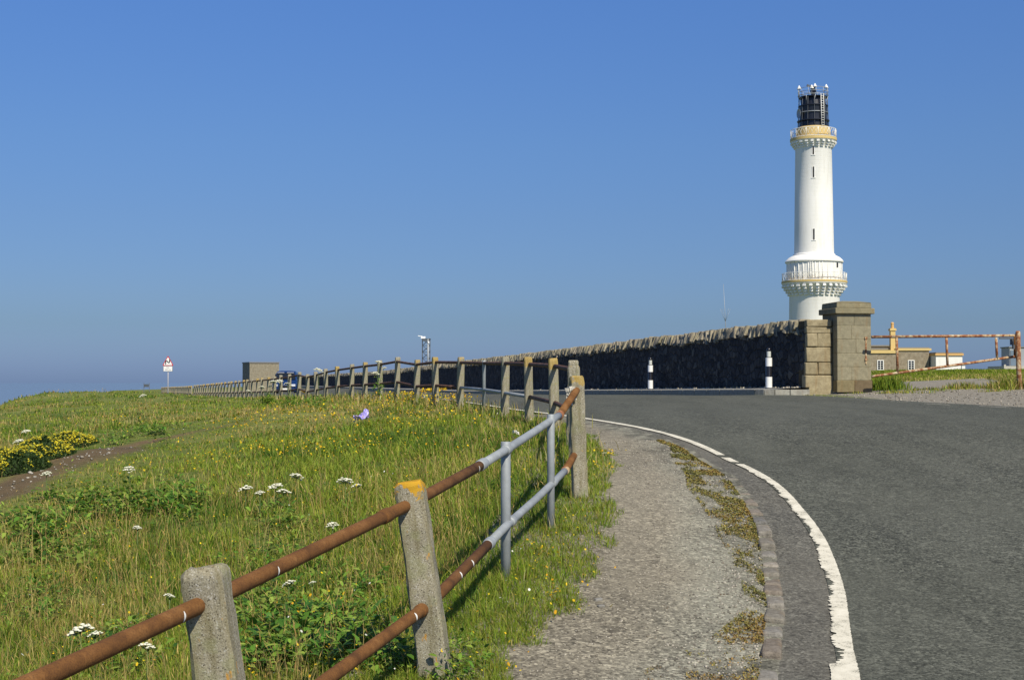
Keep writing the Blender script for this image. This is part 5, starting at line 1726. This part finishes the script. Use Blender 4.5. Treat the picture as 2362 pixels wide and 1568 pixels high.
sp_ = []
for q in range(7000):                                                       # loose chippings along the footpath
    yy = 5.5 + 11 * rng.random() ** 1.3; f = rng.random()
    ed = f < .45
    xx = kerbx(yy) - .12 - abs(rng.normal(0, .26)) if ed else rng.uniform(gverge(yy) - .05, kerbx(yy) - .15)
    tone = rng.choice([.25, .4, .55, .75, .9]) if ed else rng.choice([.25, .5, .8, .95])
    sz = rng.uniform(.006, .016) if ed else rng.uniform(.005, .010)
    sp_.append((xx, yy, float(0), sz, (tone, tone * .98, tone * .94)))
zz2 = hz(np.array([s[0] for s in sp_]), np.array([s[1] for s in sp_]))
pebbles('chippings', [(s[0], s[1], z + .012, s[3], s[4]) for s, z in zip(sp_, zz2)], 'loose dark and pale chippings on the footpath')
sp_ = []
for q in range(150):
    t_ = rng.uniform(.5, 5.5); i_ = int(t_); f = t_ - i_; c = _scar[i_] * (1 - f) + _scar[i_ + 1] * f
    xx, yy = c[0] + rng.normal(0, .18), c[1] + rng.normal(0, .3)
    if scar(xx, yy) < .5: continue
    tone = rng.choice([.3, .4, .55, .7, 1.0]); sp_.append((xx, yy, 0, rng.uniform(.02, .05) if rng.random() < .2 else rng.uniform(.010, .024), (tone, tone, tone * .97)))
zz2 = hz(np.array([s[0] for s in sp_]), np.array([s[1] for s in sp_]))
pebbles('scar_stones', [(s[0], s[1], z, s[3], s[4]) for s, z in zip(sp_, zz2)], 'pale stones on the bare earth scar below the gorse')
sp_ = []
for q in range(1500):
    xx = rng.uniform(7, 15); yy = rng.uniform(24, 36.5)
    if xx < road_right(yy) - .3 or (yy > 34.2 and xx < 9): continue
    tone = rng.choice([.25, .35, .5, .7]); sp_.append((xx, yy, float(hz(xx, yy)), rng.uniform(.015, .05), (tone, tone * .98, tone * .94)))
pebbles('apron_stones', sp_, 'loose stones on the gravel apron before the gate')
sp_ = []
for q in range(700):
    yy = 35 + 45 * rng.random() ** 1.4; dw = abs(rng.normal(.05, .16)); xx = wall_x(yy) - .06 - dw
    tone = rng.choice([.5, .8, 1.0, 1.3]); sp_.append((xx, yy, float(wall_base(yy)) + .06, rng.uniform(.02, .06), (tone, tone * .98, tone * .92)))
pebbles('wall_foot_grit', sp_, 'pale grit and small stones gathered along the foot of the dark wall')
for (px, py, sz, lab) in [(1378, 1386, .05, 'dark grey loose stone at the grass edge of the footpath, the upper of two'), (1384, 1400, .04, 'dark grey loose stone at the grass edge of the footpath, the lower of two')]:
    g = ray_ground(px, py); mb = MB().box((0, 0, .014), (sz, sz * .8, sz * .6), .4, jit=sz * .13); o = mb.build('stone', M['slate'], None, loc=g)
    bv = o.modifiers.new('round', 'BEVEL'); bv.width = sz * .15; bv.segments = 2; tag(o, lab, 'stone', 'loose stones by the footpath')

# ---- gorse
def gorse(px, py, wx, wy, h, label, nf, rz):
    g = ray_ground(px, py); t = thing('gorse_bush', label, 'bush', g, rz)
    n = 7000; u = rng.uniform(0, 2 * np.pi, n); v = np.sqrt(rng.random(n)); x = np.cos(u) * v * wx; y = np.sin(u) * v * wy
    dome = np.clip(1 - v ** 2, 0, 1) ** .75 * (.75 + .5 * fbm(x * 5 + px, y * 5, 99))
    z = h * dome * (.62 + .8 * fbm(x * 4 + px, y * 4 + py, 97)) * (1 - .5 * rng.random(n) ** 2) + .02
    gx_ = hz(g[0] + x * math.cos(rz) - y * math.sin(rz), g[1] + x * math.sin(rz) + y * math.cos(rz)) - g[2]; z = z + gx_ * .5
    d = rng.normal(0, 1, (n, 3)); d[:, 2] = np.abs(d[:, 2]) + .3; d /= np.linalg.norm(d, axis=1, keepdims=True); L = rng.uniform(.03, .06, n)[:, None]
    b = np.stack([x, y, z - .02], -1); sd = np.cross(d, rng.normal(0, 1, (n, 3))); sd /= np.linalg.norm(sd, axis=1, keepdims=True)
    V = np.stack([b - sd * .010, b + sd * .010, b + d * L], 1).reshape(-1, 3)
    C = np.repeat(np.array([(.025, .05, .012), (.045, .085, .018), (.07, .11, .03)])[rng.integers(0, 3, n)], 3, 0)
    np_mesh('foliage', V, np.arange(3 * n), np.arange(n) * 3, np.full(n, 3), M['leaf'], C, t)
    # woody skirt under the crown
    core = MB(); prof = [(0, h * .55), (.5, h * .5), (.8, h * .32), (.9, h * .1), (.86, -.12)]
    core.lathe(prof, 24); core.v = [(p[0] * wx * (1 + .08 * math.sin(5 * p[1])), p[1] * wy, p[2]) for p in core.v]
    core.build('woody_core', M['gorse_core'], t, smooth=True)
    m = nf; k = rng.integers(0, n, m); k = k[(v[k] < .97)]
    keep = fbm(x[k] * 7 + px, y[k] * 7, 98) > .36; k = k[keep]; m = len(k)
    c = np.stack([x[k], y[k], h * dome[k] * (.62 + .8 * fbm(x[k] * 4 + px, y[k] * 4 + py, 97)) + gx_[k] * .5 + .02 + rng.uniform(.0, .03, m)], -1); S = rng.uniform(.007, .014, m)
    VV = np.zeros((m, 5, 3)); nrm = rng.normal(0, .5, (m, 3)); nrm[:, 1] -= .5; nrm[:, 2] += .8; nrm /= np.linalg.norm(nrm, axis=1, keepdims=True)
    e1_ = np.cross(nrm, [1, .2, .1]); e1_ /= np.linalg.norm(e1_, axis=1, keepdims=True); e2_ = np.cross(nrm, e1_)
    for q in range(5): VV[:, q] = c + (e1_ * math.cos(q * 1.257) + e2_ * math.sin(q * 1.257)) * S[:, None]
    C = np.repeat(np.array([(.62, .50, .02), (.56, .49, .03), (.46, .38, .02), (.16, .20, .03)])[rng.integers(0, 4, m)], 5, 0)
    np_mesh('flowers', VV.reshape(-1, 3), np.arange(5 * m), np.arange(m) * 5, np.full(m, 5), M['petal'], C, t)


M['gorse_core'] = plain('gorse_wood', (.025, .022, .016), .95, var=.4, scale=30)
gorse(162, 1033, .38, .66, .21, 'gorse bush full of yellow flowers at the upper end of the bare earth scar', 1900, R(-12))
gorse(92, 1056, .42, .64, .20, 'gorse bush with yellow flowers in the middle of the row above the bare earth', 1600, R(-12))
gorse(25, 1088, .46, .66, .24, 'gorse bush with yellow flowers at the picture edge, lowest of the row', 1700, R(-10))

# ---- hogweed: each flowering plant a thing
def umbel(px, py, Yd, r, label, hmin=.25, heads=None, leafy=0, tilt=.12):
    if Yd < 25: r *= 1.05
    tilt += random.uniform(0, .2)
    top = at(px, py, Yd); gz = float(hz(top[0], top[1])); hgt = max(top[2] - gz, hmin)
    t = thing('hogweed', label, 'wildflower', (top[0], top[1], gz), group='white flowered hogweed plants')
    hd = heads or [(0, 0, 0, 1.0)]
    st = MB()
    for j, (hx_, hy_, hz3, sc) in enumerate(hd):
        e = Vector((hx_, hy_, hgt + hz3))
        st.tube([(0, 0, -.03), (hx_ * .25, hy_ * .25, hgt * .5), (hx_ * .9, hy_ * .9, e.z - .06), (hx_, hy_, e.z - .03)], [.006, .005, .004, .004], 6)
        hm = MB(); rr = r * sc; cl = 26 if r > .03 else 14
        ta = random.uniform(0, 6.28)
        for q in range(cl):
            a_ = q * 2.39996; ra_ = rr * math.sqrt((q + .4) / cl); x_, y_ = ra_ * math.cos(a_), ra_ * math.sin(a_)
            z_ = -.42 * rr * (ra_ / rr) ** 2 + tilt * (x_ * math.cos(ta) + y_ * math.sin(ta)) + random.uniform(-.13, .13) * rr
            s3 = rr * random.uniform(.16, .26)
            hm.lathe([(0, -s3 * .4), (s3 * .8, -s3 * .1), (s3, s3 * .15), (s3 * .6, s3 * .5), (0, s3 * .55)], 7, (x_ + hx_, y_ + hy_, e.z + z_))
            if q % 2 == 0: st.tube([(hx_, hy_, e.z - .035), (x_ + hx_, y_ + hy_, e.z + z_ - s3 * .3)], .0022, 4)
        hm.build('flower_head', M['umbel'], t)
    st.build('stem', M['stem'], t, smooth=True)
    if leafy:
        V, lp, s_, tt, C = leaves((0, 0, hgt * .05), leafy, .10, hgt * .65, GRN[1:], .17)
        np_mesh('leaves', V, lp, s_, tt, M['leaf'], C, t)


umbel(568, 1135, 12.9, .058, 'flat white hogweed head left of a close group of three in the middle meadow')
umbel(636, 1131, 13.0, .062, 'white hogweed with two touching heads in the middle meadow above the rusty rail', heads=[(0, 0, 0, 1), (.085, -.03, -.045, .95)])
umbel(686, 1112, 13.6, .058, 'white hogweed head seen edge on, highest of the middle meadow group', tilt=.4)
umbel(601, 1157, 12.4, .040, 'small yellowish hogweed head just below the middle meadow group')
umbel(797, 1140, 12.6, .066, 'white hogweed with a large and a small head beside the orange capped post', heads=[(0, 0, 0, 1), (.10, 0, -.05, .65)])
umbel(768, 1212, 10.6, .042, 'white hogweed head just above the rusty upper rail')
umbel(192, 1444, 7.9, .062, 'broad white hogweed head above the rusty rail, near the round topped post', tilt=.3)
umbel(225, 1462, 7.7, .036, 'small greenish hogweed head under the broad white one')
umbel(45, 1024, 21.5, .075, 'white hogweed pair standing above the gorse near the picture edge', heads=[(0, 0, 0, 1), (.06, -.1, -.06, .9)])
umbel(62, 998, 24, .07, 'thin white hogweed head on the slope above the gorse', tilt=.05)
umbel(330, 910, 34, .08, 'domed cream hogweed head on the skyline slope below the notice board')
umbel(300, 1100, 15.2, .055, 'white hogweed head alone below the bare earth track', tilt=.3)
umbel(320, 1235, 11.6, .032, 'small cream hogweed head alone among the broad leaves')
umbel(395, 1367, 8.6, .030, 'small cream hogweed head touching the left side of the round topped post')
umbel(345, 1528, 7.1, .036, 'cream hogweed head below the rusty rail, left of the round topped post', tilt=.3)
umbel(722, 1376, 8.6, .020, 'tiny white flower cluster between the two leaning posts')
umbel(668, 1362, 8.8, .036, 'dull green seeding hogweed head between the two leaning posts', tilt=.3)
umbel(735, 857, 39.5, .125, 'big white hogweed head standing above the far railing beside the blue car', .9)
umbel(617, 893, 38, .095, 'leafy hogweed with several cream heads in front of the far railing below the blue car', .4, heads=[(.15, 0, .17, 1), (.3, .1, .19, 1.05), (-.15, 0, .02, .9), (-.5, 0, -.08, .7), (.05, .1, .04, .6)], leafy=260)
umbel(670, 893, 38, .07, 'leafy hogweed clump touching the railing right of the blue car', .3, heads=[(-.1, 0, .12, 1), (.0, .05, .05, .7)], leafy=110)
umbel(873, 833, 32.8, .085, 'tall hogweed with flat heads growing through the far railing at the top of the bend', .8, heads=[(0, 0, 0, .9), (-.06, 0, -.26, 1.1), (.12, .1, -.14, .7)], leafy=90)
umbel(1393, 1113, 14.3, .022, 'pale pink flower head on the verge beside the footpath', .10)
umbel(110, 1152, 15.0, .05, 'faded grey hogweed stalk below the lowest gorse bush', .3)
